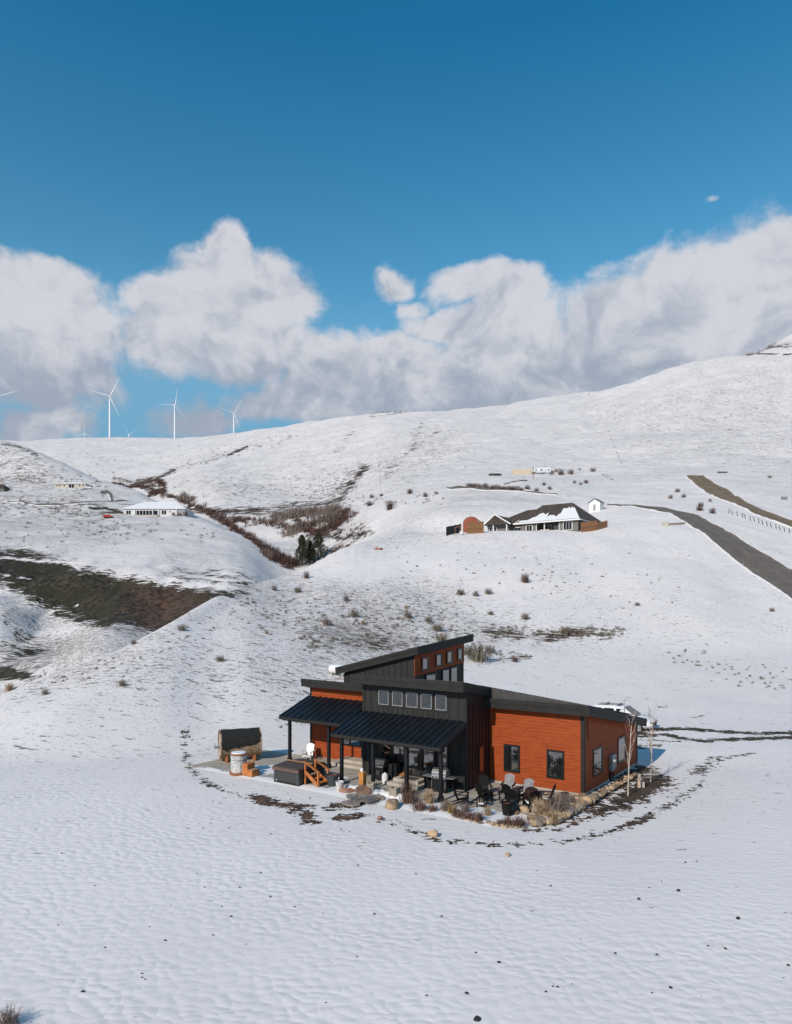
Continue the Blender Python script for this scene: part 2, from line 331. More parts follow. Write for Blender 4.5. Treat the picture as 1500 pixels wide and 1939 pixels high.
class MB:
    def __init__(s): s.v = []; s.f = []; s.M = Matrix.Identity(4)
    def at(s, M): s.M = M; return s
    def add(s, vs, fs):
        k = len(s.v); s.v += [tuple(s.M @ Vector(p)) for p in vs]; s.f += [tuple(i + k for i in f) for f in fs]; return s
    def box(s, x0, x1, y0, y1, z0, z1):
        vs = [(x0, y0, z0), (x1, y0, z0), (x1, y1, z0), (x0, y1, z0), (x0, y0, z1), (x1, y0, z1), (x1, y1, z1), (x0, y1, z1)]
        return s.add(vs, [(0, 3, 2, 1), (4, 5, 6, 7), (0, 1, 5, 4), (1, 2, 6, 5), (2, 3, 7, 6), (3, 0, 4, 7)])
    def hexa(s, lo, hi):   # two quads (4 points each), bottom and top
        return s.add(list(lo) + list(hi), [(0, 3, 2, 1), (4, 5, 6, 7), (0, 1, 5, 4), (1, 2, 6, 5), (2, 3, 7, 6), (3, 0, 4, 7)])
    def bar(s, a, b, w, h=None, up=(0, 0, 1)):
        h = h or w; a = Vector(a); b = Vector(b); d = (b - a).normalized(); up = Vector(up)
        if abs(d.dot(up)) > .98: up = Vector((0, 1, 0))
        sx = d.cross(up).normalized() * w / 2; sz = sx.cross(d).normalized() * h / 2
        return s.hexa([a - sx - sz, a + sx - sz, a + sx + sz, a - sx + sz], [b - sx - sz, b + sx - sz, b + sx + sz, b - sx + sz])
    def tube(s, pts, rs, n=10, caps=True):
        pts = [Vector(p) for p in pts]; k = len(s.v); vs = []; fs = []
        if not isinstance(rs, (list, tuple)): rs = [rs] * len(pts)
        prev = None
        for i, p in enumerate(pts):
            d = (pts[min(i + 1, len(pts) - 1)] - pts[max(i - 1, 0)]).normalized()
            a = prev if prev is not None else Vector((1, 0, 0)) if abs(d.x) < .9 else Vector((0, 1, 0))
            a = (a - d * a.dot(d)).normalized(); prev = a; bb = d.cross(a)
            for j in range(n):
                an = 2 * math.pi * j / n
                vs.append(p + (a * math.cos(an) + bb * math.sin(an)) * rs[i])
        for i in range(len(pts) - 1):
            for j in range(n):
                fs.append((i * n + j, i * n + (j + 1) % n, (i + 1) * n + (j + 1) % n, (i + 1) * n + j))
        if caps: fs.append(tuple(range(n - 1, -1, -1))); fs.append(tuple((len(pts) - 1) * n + j for j in range(n)))
        return s.add(vs, fs)
    def lathe(s, prof, n=20, c=(0, 0, 0)):
        vs = []; fs = []
        for r, z in prof:
            for j in range(n):
                an = 2 * math.pi * j / n; vs.append((c[0] + r * math.cos(an), c[1] + r * math.sin(an), c[2] + z))
        for i in range(len(prof) - 1):
            for j in range(n): fs.append((i * n + j, i * n + (j + 1) % n, (i + 1) * n + (j + 1) % n, (i + 1) * n + j))
        fs.append(tuple(range(n - 1, -1, -1))); fs.append(tuple((len(prof) - 1) * n + j for j in range(n)))
        return s.add(vs, fs)
    def prism(s, poly, y0, y1):     # polygon in x,z extruded along y
        n = len(poly); vs = [(x, y0, z) for x, z in poly] + [(x, y1, z) for x, z in poly]
        fs = [tuple(range(n)), tuple(range(2 * n - 1, n - 1, -1))] + [(i, i + n, (i + 1) % n + n, (i + 1) % n) for i in range(n)]
        return s.add(vs, fs)
    def mesh(s, name, m, smooth=False, bevel=0.0):
        me = bpy.data.meshes.new(name); me.from_pydata(s.v, [], s.f)
        bm_ = bmesh.new(); bm_.from_mesh(me); bmesh.ops.recalc_face_normals(bm_, faces=bm_.faces)
        if bevel: bmesh.ops.bevel(bm_, geom=bm_.edges[:], offset=bevel, segments=2, affect='EDGES', profile=.6)
        bm_.to_mesh(me); bm_.free()
        me.materials.append(MATS[m])
        if smooth:
            me.polygons.foreach_set('use_smooth', [True] * len(me.polygons)); me.set_sharp_from_angle(angle=rad(38))
        return me
    def build(s, name, m, parent=None, smooth=False, bevel=0.0, **k):
        o = bpy.data.objects.new(name, s.mesh(name, m, smooth, bevel)); COL.objects.link(o); o.parent = parent
        return finish(o, **k)
def copy_tree(o, parent=None):
    c = o.copy(); COL.objects.link(c); c.parent = parent
    for ch in [x for x in KIDS.get(o.name, [])]: copy_tree(ch, c)
    return c
KIDS = {}
def note_kids(o):
    KIDS[o.name] = [x for x in COL.objects if x.parent == o]
    for x in KIDS[o.name]: note_kids(x)

# ---------------------------------------------------------------- terrain
def vnoise(x, y, seed=0):
    xi = np.floor(x).astype(np.int64); yi = np.floor(y).astype(np.int64)
    fx = x - xi; fy = y - yi; fx = fx * fx * (3 - 2 * fx); fy = fy * fy * (3 - 2 * fy)
    def hsh(a, b):
        n = (a * 374761393 + b * 668265263 + seed * 69069) & 0x7fffffff
        n = ((n ^ (n >> 13)) * 1274126177) & 0x7fffffff
        return ((n ^ (n >> 16)) & 0xffff) / 65535.0
    a = hsh(xi, yi); b = hsh(xi + 1, yi); c = hsh(xi, yi + 1); d = hsh(xi + 1, yi + 1)
    return a + (b - a) * fx + (c - a) * fy + (a - b - c + d) * fx * fy
def fbm(x, y, seed=0, oct=4, gain=.5):
    s = 0; a = 1; tot = 0
    for i in range(oct):
        s = s + a * (vnoise(x * 2 ** i + 17.3 * i, y * 2 ** i - 9.1 * i, seed + i) - .5); tot += a; a *= gain
    return s / tot * 2
def slopes(x, y):
    h = np.diff(x, axis=0); dlt = np.diff(y, axis=0) / h
    m_ = np.zeros_like(y); w1 = 2 * h[1:] + h[:-1]; w2 = h[1:] + 2 * h[:-1]
    same = dlt[1:] * dlt[:-1] > 0
    with np.errstate(divide='ignore', invalid='ignore'):
        hm = (w1 + w2) / (w1 / dlt[:-1] + w2 / dlt[1:])
    m_[1:-1] = np.where(same, hm, 0); m_[0] = dlt[0]; m_[-1] = dlt[-1]
    return m_
def herm(t_, h, y0, y1, m0, m1):
    return (2 * t_**3 - 3 * t_**2 + 1) * y0 + (t_**3 - 2 * t_**2 + t_) * h * m0 + (-2 * t_**3 + 3 * t_**2) * y1 + (t_**3 - t_**2) * h * m1

def zv(Y, v): return H - (v - HV) * Y / F
# every profile: 17 (depth, height) knots running away from the camera; 'v' rows are photo rows of the ground there
def K(*a):
    out = []
    for Y, q in a:
        out.append((Y, zv(Y, q) if q > 500 else q))
    return out
G = 0.0
PROF = {
 -500: K((8,G),(28,G),(46,-2),(52,-2.5),(58,-3),(62,-4),(75,-8),(105,-6),(145,10),(185,28),(320,60),(480,105),(650,170),(760,150),(1000,240),(1300,380),(1800,340)),
 0:    K((8,G),(28,G),(44,G),(52,1368),(57,1335),(61,1318),(76,-4),(105,1296),(150,1120),(190,1036),(320,972),(480,905),(650,835),(800,140),(1000,210),(1400,833),(2000,300)),
 100:  K((8,G),(28,G),(45,G),(54,1340),(61,1300),(66,1278),(80,-2),(105,1268),(138,1195),(185,1050),(312,975),(440,924),(570,866),(700,112),(900,190),(1400,831),(2000,300)),
 200:  K((8,G),(28,G),(46,G),(57,1315),(66,1260),(72,1240),(86,-.5),(108,1222),(138,1160),(182,1062),(305,980),(430,928),(510,905),(600,88),(800,160),(1400,826),(2000,300)),
 300:  K((8,G),(28,G),(47,G),(61,1290),(73,1218),(80,1192),(95,1),(115,3),(145,1150),(178,1075),(300,985),(400,956),(450,941),(520,70),(750,900),(1350,826),(1900,300)),
 400:  K((8,G),(28,G),(48,G),(68,1262),(88,1168),(100,1132),(115,4),(135,7),(158,1112),(184,1082),(260,1012),(300,992),(340,977),(380,49),(650,900),(1250,822),(1800,290)),
 480:  K((8,G),(28,G),(49,G),(72,1245),(106,1130),(122,1100),(140,8),(155,10),(175,1088),(198,1068),(235,1042),(258,1028),(280,1014),(312,35),(600,918),(1150,811),(1700,290)),
 550:  K((8,G),(28,G),(50,G),(76,1240),(115,1125),(138,1087),(155,10),(170,9),(185,9),(200,10),(218,13),(235,19),(252,1066),(300,1016),(550,930),(1100,801),(1650,280)),
 620:  K((8,G),(28,G),(51,G),(80,1238),(120,1110),(155,1052),(170,17),(185,14),(198,13),(210,15),(225,19),(245,26),(262,1040),(312,985),(520,930),(1050,790),(1600,280)),
 720:  K((8,G),(28,G),(52,.2),(84,1240),(120,1110),(175,1015),(195,1009),(208,1002),(225,988),(240,976),(260,966),(285,957),(310,950),(345,940),(520,895),(1000,779),(1500,270)),
 850:  K((8,G),(28,G),(56,.3),(88,1238),(108,1165),(150,1035),(169,1008),(195,28.5),(215,972),(235,955),(260,942),(290,930),(330,918),(380,903),(520,868),(950,775),(1400,265)),
 1000: K((8,G),(28,G),(60,.4),(95,1228),(108,1172),(145,1045),(166,1007),(200,29.2),(220,973),(250,948),(280,930),(320,912),(385,898),(420,888),(560,850),(950,755),(1400,280)),
 1150: K((8,G),(28,G),(60,.4),(96,1230),(108,1178),(145,1048),(166,1004),(200,966),(225,952),(260,940),(300,925),(350,908),(400,895),(450,878),(600,830),(940,736),(1350,290)),
 1300: K((8,G),(28,G),(60,.5),(94,1238),(110,1165),(140,1070),(172,995),(200,966),(240,944),(280,925),(330,903),(350,899),(385,888),(430,870),(600,810),(900,685),(1250,300)),
 1400: K((8,G),(28,G),(60,.5),(92,1245),(108,1178),(136,1100),(165,1022),(190,983),(225,955),(270,930),(320,905),(350,896),(380,886),(430,864),(600,800),(880,671),(1100,376)),
 1500: K((8,G),(28,G),(60,.5),(92,1248),(106,1190),(128,1112),(160,1045),(186,1004),(222,970),(268,942),(315,912),(345,898),(375,887),(430,860),(600,790),(860,662),(1000,627)),
 1900: K((8,G),(28,G),(60,0),(90,2),(104,5),(125,12),(155,20),(180,28),(215,38),(260,50),(310,65),(340,75),(375,88),(430,108),(600,190),(850,390),(1000,470)),
}
RING = []
for u, ks in PROF.items():
    th = math.atan((u - CU) / F); RING.append((math.degrees(th), [(Y / math.cos(th), z) for Y, z in ks]))
def gen(scale, rise):
    rr = (8, 28, 50, 75, 95, 125, 155, 190, 220, 260, 310, 350, 400, 480, 650, 1000, 1500)
    return [(r, 0.0 if r <= 50 else -2.5 + rise * max(0, (r - 60)) ** 1.0 * scale) for r in rr]
RING += [(-85, gen(.08, 1)), (-130, gen(.12, 1)), (180, gen(.14, 1)), (130, gen(.16, 1)), (85, gen(.25, 1))]
RING.sort(key=lambda a: a[0])
ext = [(a - 360, k) for a, k in RING[-3:]] + RING + [(a + 360, k) for a, k in RING[:3]]
TH = np.array([a for a, k in ext]); LR = np.log(np.array([[r for r, z in k] for a, k in ext])); ZZ = np.array([[z for r, z in k] for a, k in ext])
THc = np.repeat(TH[:, None], LR.shape[1], 1)
mLR = slopes(THc, LR); mZZ = slopes(THc, ZZ)
def ring_at(th):
    i = np.clip(np.searchsorted(TH, th) - 1, 0, len(TH) - 2)
    h = (TH[i + 1] - TH[i]); t_ = ((th - TH[i]) / h)[:, None]; h = h[:, None]
    return herm(t_, h, LR[i], LR[i + 1], mLR[i], mLR[i + 1]), herm(t_, h, ZZ[i], ZZ[i + 1], mZZ[i], mZZ[i + 1])
def base_z(th, lr):
    """th (n,), lr (n,) -> height of the smooth terrain"""
    kr, kz = ring_at(th)
    mk = slopes(kr.T, kz.T).T
    j = np.clip((lr[:, None] >= kr).sum(1) - 1, 0, kr.shape[1] - 2)
    n = np.arange(len(th)); x0 = kr[n, j]; x1 = kr[n, j + 1]; hh = x1 - x0
    t_ = np.clip((lr - x0) / hh, 0, 1)
    z = herm(t_, hh, kz[n, j], kz[n, j + 1], mk[n, j], mk[n, j + 1])
    r0, r1 = np.exp(x0), np.exp(x1); tl = np.clip((np.exp(lr) - r0) / (r1 - r0), 0, 1)
    return np.where(j >= 13, kz[n, j] + (kz[n, j + 1] - kz[n, j]) * tl, z)
def ground_z(x, y):
    x = np.atleast_1d(np.asarray(x, float)); y = np.atleast_1d(np.asarray(y, float))
    R = np.hypot(x, y); th = np.degrees(np.arctan2(x, y))
    lr = np.log(np.maximum(R, 8.0)); sp_ = np.clip((R - 60) / 120, 0, 1) * 1.1
    z = 0
    for o_, w_ in ((-2, .12), (-1, .23), (0, .30), (1, .23), (2, .12)): z = z + w_ * base_z(th + o_ * sp_, lr)
    far = np.clip((R - 55) / 150, 0, 1)
    # spurs and gullies on the hillsides, small undulation nearer
    w = x * .80 - y * .60; l = x * .60 + y * .80
    z = z + far * np.minimum(R, 500) * .0045 * fbm(x / 60, y / 60, 3, 4)
    big = np.clip((R - 400) / 300, 0, 1) * np.clip((1150 - R) / 250, 0, 1)
    rid = 1 - np.abs(fbm(w / 75, l / 330, 11, 3)) * 2
    u_ = np.where(y > 1, CU + F * x / np.maximum(y, 1), 9999)
    bk = np.clip((R - 128) / 18, 0, 1) * np.clip((205 - R) / 20, 0, 1) * np.clip((430 - u_) / 120, 0, 1) * (y > 1)
    z = z - bk * 2.6 * np.clip(1 - np.abs(fbm(x / 26, y / 60, 31, 4)) * 3.2, 0, 1) + bk * 1.4 * fbm(x / 12, y / 12, 33, 3)
    z = z - big * 4.0 * np.clip(rid, 0, 1) ** 2
    z = z + np.clip((R - 40) / 60, 0, 1) * .35 * fbm(x / 9, y / 9, 21, 3) * np.clip(R / 150, .5, 3)
    # the levelled yard of the house
    qx = (x - 9.92) * .8186 - (y - 37.43) * .5743; qy = (x - 9.92) * .5743 + (y - 37.43) * .8186
    dq = np.hypot(np.maximum(np.abs(qx + 10) - 13, 0), np.maximum(np.abs(qy - 1) - 9.5, 0)); wq = np.clip(1 - dq / 5, 0, 1); wq = wq * wq * (3 - 2 * wq)
    z = z * (1 - wq) - .01 * wq
    return z
def GZ(x, y): return float(ground_z(x, y)[0])
def ground_at(u, v, y0=12.0, y1=1900.0):
    """first ground point met along the sight line of photo pixel (u, v), searching depths y0..y1"""
    ys = np.exp(np.linspace(math.log(y0), math.log(y1), 2600)); xs = (u - CU) / F * ys
    vp = HV + (H - ground_z(xs, ys)) * F / ys
    k = np.argmax(vp <= v)
    if vp[k] > v: k = int(np.argmin(vp))
    return Vector((xs[k], ys[k], float(ground_z(xs[k], ys[k])[0])))
P0 = Vector((9.92, 37.43, 0)); EX = Vector((.8186, -.5743, 0)); EY = Vector((.5743, .8186, 0)); RZ = math.atan2(-.5743, .8186)
def LW(x, y, z=0.0): return P0 + EX * x + EY * y + Vector((0, 0, z))
def to_local(x, y):
    qx = x - P0.x; qy = y - P0.y
    return qx * EX.x + qy * EX.y, qx * EY.x + qy * EY.y
def px(u, v, z=0.0):
    """level point of height z seen at photo pixel (u, v), for the flat house bench"""
    Y = (H - z) * F / (v - HV); return Vector(((u - CU) / F * Y, Y, z))

# grid
th_in = np.linspace(-33, 33, 600); th_out = np.concatenate([np.linspace(33.6, 60, 40), np.linspace(62, 298, 90), np.linspace(300, 326.4, 40)])
ths = np.concatenate([th_in, th_out]); ths = np.where(ths > 180, ths - 360, ths)
rr1 = np.exp(np.linspace(math.log(8), math.log(1750), 860)); rr2 = np.exp(np.linspace(math.log(1800), math.log(9000), 14))
RR = np.concatenate([[0.5, 2, 4, 6], rr1, rr2])
nT, nR = len(ths), len(RR)
TT, RG = np.meshgrid(ths, RR, indexing='ij')
X = RG * np.sin(np.radians(TT)); Y = RG * np.cos(np.radians(TT))
Z = ground_z(X.ravel(), Y.ravel()).reshape(X.shape)
Z[RG > 1760] -= 0
fade = np.clip((RG - 1900) / 4000, 0, 1); Z = Z * (1 - fade) + 120 * fade
U_ = np.where(Y > 1, CU + F * X / np.maximum(Y, 1), -9999); V_ = np.where(Y > 1, HV + (H - Z) * F / np.maximum(Y, 1), 9999)
lx, ly = to_local(X, Y)

def in_poly(poly, U, V):
    inside = np.zeros(U.shape, bool); n = len(poly)
    for i in range(n):
        x0, y0 = poly[i]; x1, y1 = poly[(i + 1) % n]
        cond = ((y0 > V) != (y1 > V)); 
        with np.errstate(divide='ignore', invalid='ignore'):
            xi = (x1 - x0) * (V - y0) / (y1 - y0 + 1e-9) + x0
        inside ^= cond & (U < xi)
    return inside
def seg_dist(pts, U, V):
    d = np.full(U.shape, 1e9)
    for (x0, y0), (x1, y1) in zip(pts[:-1], pts[1:]):
        L2 = (x1 - x0) ** 2 + (y1 - y0) ** 2 + 1e-9
        t_ = np.clip(((U - x0) * (x1 - x0) + (V - y0) * (y1 - y0)) / L2, 0, 1)
        d = np.minimum(d, np.hypot(U - x0 - t_ * (x1 - x0), V - y0 - t_ * (y1 - y0)))
    return d
def soft(poly, U, V, w, rng=None):
    """1 inside the outline, fading to 0 over w outside and up to 1 over w inside"""
    d = seg_dist(poly + [poly[0]], U, V); i = in_poly(poly, U, V)
    s = np.where(i, .5 + .5 * np.clip(d / w, 0, 1), .5 - .5 * np.clip(d / w, 0, 1))
    if rng: s = s * ((Y > rng[0]) & (Y < rng[1]))
    return s
bare = np.zeros_like(Z); tuft = np.zeros_like(Z); red = np.zeros_like(Z)
def paint(s, amt, r=0.0):
    global bare, red
    a = s * amt; red = np.maximum(red, np.clip(s * 1.15, 0, 1) * r); bare = np.maximum(bare, a)
# the dark, thawed bank across the creek
paint(soft([(-200,1030),(0,1036),(60,1045),(110,1058),(180,1080),(260,1096),(330,1104),(420,1118),(470,1120),(420,1150),(360,1180),(300,1205),(250,1192),(180,1186),(110,1165),(50,1130),(0,1108),(-200,1110)], U_, V_, 24, (100, 215)), .95, .0)
paint(soft([(255,1110),(300,1108),(380,1128),(370,1160),(300,1205),(262,1180)], U_, V_, 38, (100, 215)), .9, .8)
paint(soft([(330,1068),(420,1075),(500,1090),(470,1118),(380,1110),(300,1090)], U_, V_, 26, (100, 260)), .62, .1)
paint(soft([(0,1160),(60,1180),(100,1230),(90,1262),(40,1272),(0,1262)], U_, V_, 40, (80, 160)), .56, .0)
paint(soft([(-10,1255),(50,1272),(80,1280),(60,1290),(-10,1290)], U_, V_, 8, (80, 160)), .8, .0)
# creek gully brush ground
for pl, w, a, r in [([(215,905),(262,915),(320,938),(370,960),(420,985)], 9, .62, .8), ([(400,978),(450,1005),(504,1041),(553,1075)], 12, .66, .8),
                    ([(250,918),(300,908),(312,925),(285,935)], 14, .8, .9), ([(350,965),(420,968),(500,966),(560,980),(590,1010),(570,1060)], 15, .72, .6),
                    ([(520,962),(580,958),(640,950),(655,930),(690,885)], 26, .60, .4), ([(600,960),(640,930),(672,895)], 34, .44, .3), ([(560,970),(500,975),(450,968)], 20, .5, .5), ([(610,1045),(660,1030),(700,1005)], 22, .50, .2), ([(800,800),(780,850),(730,900)], 26, .40, .3), ([(600,1010),(650,1020),(690,1010)], 18, .6, .1), ([(640,1005),(620,985),(660,965)], 16, .7, .9),
                    ([(330,888),(400,872),(470,848)], 8, .42, .4), ([(432,862),(468,846)], 6, .8, .3), ([(260,910),(300,905),(330,890)], 9, .7, .4),
                    ([(700,790),(760,781)], 5, .45, .2), ([(600,800),(660,790)], 5, .3, .2), ([(770,860),(830,815)], 22, .40, .2), ([(630,860),(670,815)], 18, .34, .2),
                    ([(1405,669),(1500,671)], 2.5, .95, .4), ([(1425,660),(1500,655)], 6, .55, .2), ([(718,880),(722,930)], 3, .55, .4), ([(1115,745),(1145,800),(1165,850),(1190,905)], 3, .50, .2),
                    ([(0,842),(40,848),(70,862)], 10, .55, 0), ([(0,960),(120,955),(260,955)], 4, .52, .1), ([(100,945),(60,995)], 6, .35, .3),
                    ([(170,962),(200,962),(235,972)], 6, .85, .1), ([(928,899),(948,899)], 5, .9, .5), ([(955,917),(975,911),(998,909)], 3, .7, .4), ([(1140,898),(1160,908)], 2.5, .7, .3), ([(1148,897),(1164,907)], 2, .7, .3)]:
    dd = seg_dist(pl, U_, V_); lo = 200 if pl[0][1] < 1100 else 60
    paint((1 - np.clip(dd / w, 0, 1)) * (Y > lo), a, r)
# banks of brown earth behind the house
paint(soft([(880,1185),(1000,1188),(1100,1190),(1170,1195),(1160,1215),(1040,1218),(960,1212),(870,1208)], U_, V_, 14, (85, 130)), .55, .6)
for pl, w, a, r in [([(1040,1195),(1100,1197)], 10, .64, .7), ([(950,1205),(1040,1212)], 7, .5, .7), ([(560,1195),(640,1215),(760,1220)], 20, .36, .5),
                    ([(800,1180),(880,1200)], 12, .42, .6), ([(880,1240),(930,1250),(1000,1240)], 14, .45, .3)]:
    paint((1 - np.clip(seg_dist(pl, U_, V_) / w, 0, 1)) * (Y > 55) * (Y < 135), a, r)
for pl, w in [([(0,1056),(60,1061),(125,1066),(150,1064)], 4), ([(128,1062),(152,1080)], 4), ([(0,1088),(60,1098)], 3), ([(140,1145),(158,1149)], 3),
              ([(330,1085),(420,1098),(480,1100)], 3), ([(300,1096),(380,1108),(450,1112)], 3)]:
    dd = seg_dist(pl, U_, V_); bare = np.where((Y > 100) & (Y < 240), bare * (.25 + .75 * np.clip(dd / w, 0, 1)), bare)
# near the house, in metres on the bench
def world_line(pts): return [tuple(px(u, v).xy) for u, v in pts]
for pts, w, a, r in [
    ([(352,1400),(353,1440),(375,1472),(420,1497),(478,1508)], .5, .46, .1),
    ([(478,1508),(520,1522),(560,1528),(580,1548),(588,1556)], .75, .84, .9), ([(550,1524),(590,1528)], .6, .78, .9),
    ([(640,1522),(668,1532)], .55, .9, .8), ([(645,1548),(665,1550),(676,1540)], .6, .8, .9), ([(625,1530),(668,1522),(700,1514),(735,1514)], .7, .9, .2),
    ([(700,1545),(745,1558),(790,1578),(830,1590)], .5, .48, .2), ([(815,1578),(824,1588)], .3, .8, .4),
    ([(830,1590),(900,1597),(1000,1600),(1090,1590),(1120,1582)], .45, .54, .2), ([(905,1597),(945,1601)], .32, .82, 1),
    ([(1120,1582),(1180,1568),(1220,1550),(1248,1536)], .42, .56, .4), ([(1248,1536),(1290,1512),(1318,1492),(1335,1480)], .42, .52, .2),
    ([(1320,1465),(1340,1452),(1362,1440)], .8, .62, .6), ([(1362,1440),(1430,1434)], .45, .62, .3),
    ([(1165,1536),(1120,1545),(1060,1572),(1000,1572)], .4, .7, .9),
    ([(1228,1391),(1290,1390),(1360,1394),(1430,1398),(1560,1396)], .95, .92, .1), ([(1215,1402),(1255,1400),(1290,1406),(1330,1411),(1400,1408),(1560,1404)], .95, .92, .1),
    ([(1205,1420),(1245,1418)], .6, .70, .4), ([(1205,1408),(1285,1412)], .45, .66, .3), ([(1200,1396),(1222,1398)], 1.2, .9, .3),
    ([(1290,1375),(1330,1368)], .4, .5, .2), ([(1200,1370),(1260,1352)], .6, .35, .2)]:
    d_ = seg_dist(world_line(pts), X, Y)
    paint((1 - np.clip(d_ / w, 0, 1)) ** .6 * (Y < 80), a, r)
bed = [tuple(px(*p).xy) for p in [(1108,1538),(1150,1512),(1178,1492),(1206,1474),(1236,1461),(1268,1470),(1276,1487),(1250,1500),(1215,1522),(1175,1535),(1140,1548)]]
paint(soft(bed, X, Y, .8, (20, 60)), 1.0, .45)
paint(soft([tuple(px(*p).xy) for p in [(1250,1468),(1290,1476),(1300,1500),(1240,1510)]], X, Y, .9, (20, 60)), .5, .5)
bed2 = [tuple(px(*p).xy) for p in [(1000,1505),(1105,1509),(1160,1512),(1130,1545),(1060,1568),(1010,1568),(1060,1540)]]
paint(soft(bed2, X, Y, .5, (20, 60)), .62, .6)
lx_, ly_ = to_local(X, Y); paint(np.clip(1.2 - np.hypot((lx_ - .7) / 1.0, np.maximum(np.abs(ly_ - 4.6) - 4.2, 0) / .8), 0, 1) * (lx_ > -.2), .9, .4)  # earth colour here stands in for shade along the foot of the end wall
# tufts through the snow, with their painted shadows
tuft = .22 + 0 * Z
tuft = np.where((Y > 60) & (Y < 145) & (V_ > 1085) & (U_ < 900), .50, tuft)
def zone(poly, w, a, rng=None):
    global tuft
    tuft = np.maximum(tuft, soft(poly, U_, V_, w, rng) * a)
zone([(400,1120),(640,1120),(900,1160),(1180,1185),(1150,1215),(900,1210),(700,1260),(600,1270),(420,1210)], 60, .95, (52, 140))
zone([(1050,760),(1500,640),(1600,900),(1200,900)], 60, .44, (300, 1000)); zone([(555,985),(700,955),(720,1010),(600,1075),(540,1060)], 30, .85, (190, 430)); zone([(300,990),(420,990),(545,1060),(500,1075)], 30, .6, (180, 330))
zone([(700,860),(900,780),(900,880),(740,940)], 60, .66, (300, 1000)); zone([(500,900),(560,840),(850,800),(880,900),(700,960),(560,960)], 70, .48, (300, 1000))
zone([(560,1000),(700,1000),(860,925),(900,1000),(700,1060)], 40, .52, (150, 500))
zone([(850,925),(1040,930),(1100,950),(870,960)], 15, .78, (185, 330))
zone([(-50,835),(60,842),(120,890),(300,960),(380,1010),(200,1060),(-50,1040)], 40, .66, (180, 700)); zone([(-50,835),(60,845),(140,900),(60,930),(-50,920)], 30, .9, (300, 800))  # second zone: dense tufts paint the shade of the slope turned from the sun
zone([(250,930),(440,870),(640,930),(500,970),(330,950)], 50, .66, (250, 800))
zone([(0,1110),(200,1200),(180,1260),(0,1300)], 50, .88, (75, 165))
zone([(300,1030),(480,1030),(540,1080),(330,1080)], 30, .60, (170, 300))
zone([(1280,1230),(1500,1240),(1500,1330),(1380,1330)], 60, .55, (50, 130))
tuft = np.where(Y < 60, np.minimum(tuft, .20), tuft)
tuft = np.where(Y < 46, np.minimum(tuft, .13), tuft); tuft = np.where(Y < 30, .03, tuft)
tuft = np.where((ly > 1) & (Y < 92) & (lx > -4), .12, tuft)
bench = (Y > 46) & (Y < 95) & (U_ > 880)
tuft = np.where(bench & (V_ > 1235), np.minimum(tuft, .16), tuft)
for _ in range(3):
    for ax_b in (0, 1):
        k_ = 9; pad = np.concatenate([np.repeat(np.take(tuft, [0], ax_b), k_, ax_b), tuft, np.repeat(np.take(tuft, [-1], ax_b), k_, ax_b)], ax_b)
        cs = np.cumsum(pad, ax_b); n_ = tuft.shape[ax_b]; tuft = (np.take(cs, np.arange(2 * k_, 2 * k_ + n_), ax_b) - np.take(cs, np.arange(0, n_), ax_b)) / (2 * k_)
near = np.clip((90 - RG) / 40, 0, 1)
far = np.clip((RG - 190) / 160, 0, 1)
mott = np.clip((62 - RG) / 25, 0.0, 1.0)
dh = np.hypot(np.maximum(np.abs(lx + 9) - 14, 0), np.maximum(np.abs(ly - 3) - 9, 0))
mott = mott * (.15 + .85 * np.clip((dh - .5) / 9, 0, 1))
# lower the sheet under the patio, the soil stays
under = (lx > -24.5) & (lx < -.6) & (ly > -7.6) & (ly < 9)
Z = np.where(np.abs(lx + 9) < 22, Z, Z)
me = bpy.data.meshes.new('snowy_ground')
nV = nT * nR
co_ = np.stack([X, Y, Z], -1).reshape(-1, 3)
me.vertices.add(nV); me.vertices.foreach_set('co', co_.ravel())
ii = np.arange(nT)[:, None]; jj = np.arange(nR - 1)[None, :]
a = ii * nR + jj; b2 = ((ii + 1) % nT) * nR + jj
quads = np.stack([a, a + 1, b2 + 1, b2], -1).reshape(-1, 4)[:, ::1]
nq = len(quads)
me.loops.add(nq * 4); me.loops.foreach_set('vertex_index', quads.ravel().astype(np.int32))
me.polygons.add(nq); me.polygons.foreach_set('loop_start', np.arange(0, nq * 4, 4, dtype=np.int32)); me.polygons.foreach_set('loop_total', np.full(nq, 4, np.int32))
me.polygons.foreach_set('use_smooth', np.ones(nq, bool))
me.update(calc_edges=True)
def attr_col(me, name, r, g, b):
    at_ = me.attributes.new(name, 'FLOAT_COLOR', 'POINT')
    at_.data.foreach_set('color', np.stack([r, g, b, np.ones_like(r)], -1).astype(np.float32).ravel())
attr_col(me, 'ground_mask', bare.ravel(), tuft.ravel(), red.ravel())
attr_col(me, 'ground_zone', near.ravel(), far.ravel(), mott.ravel())
me.materials.append(MATS['snow_ground'])
if me.polygons[0].normal.z < 0: me.flip_normals()
go = bpy.data.objects.new('ground', me); COL.objects.link(go); go['kind'] = 'structure'

# ================================================================ the modern house
hs_ = empty('modern_house', LW(0, 0), RZ, 'modern orange and charcoal house with stepped shed roofs and two black metal porches', 'house')
Lm = lambda: MB()
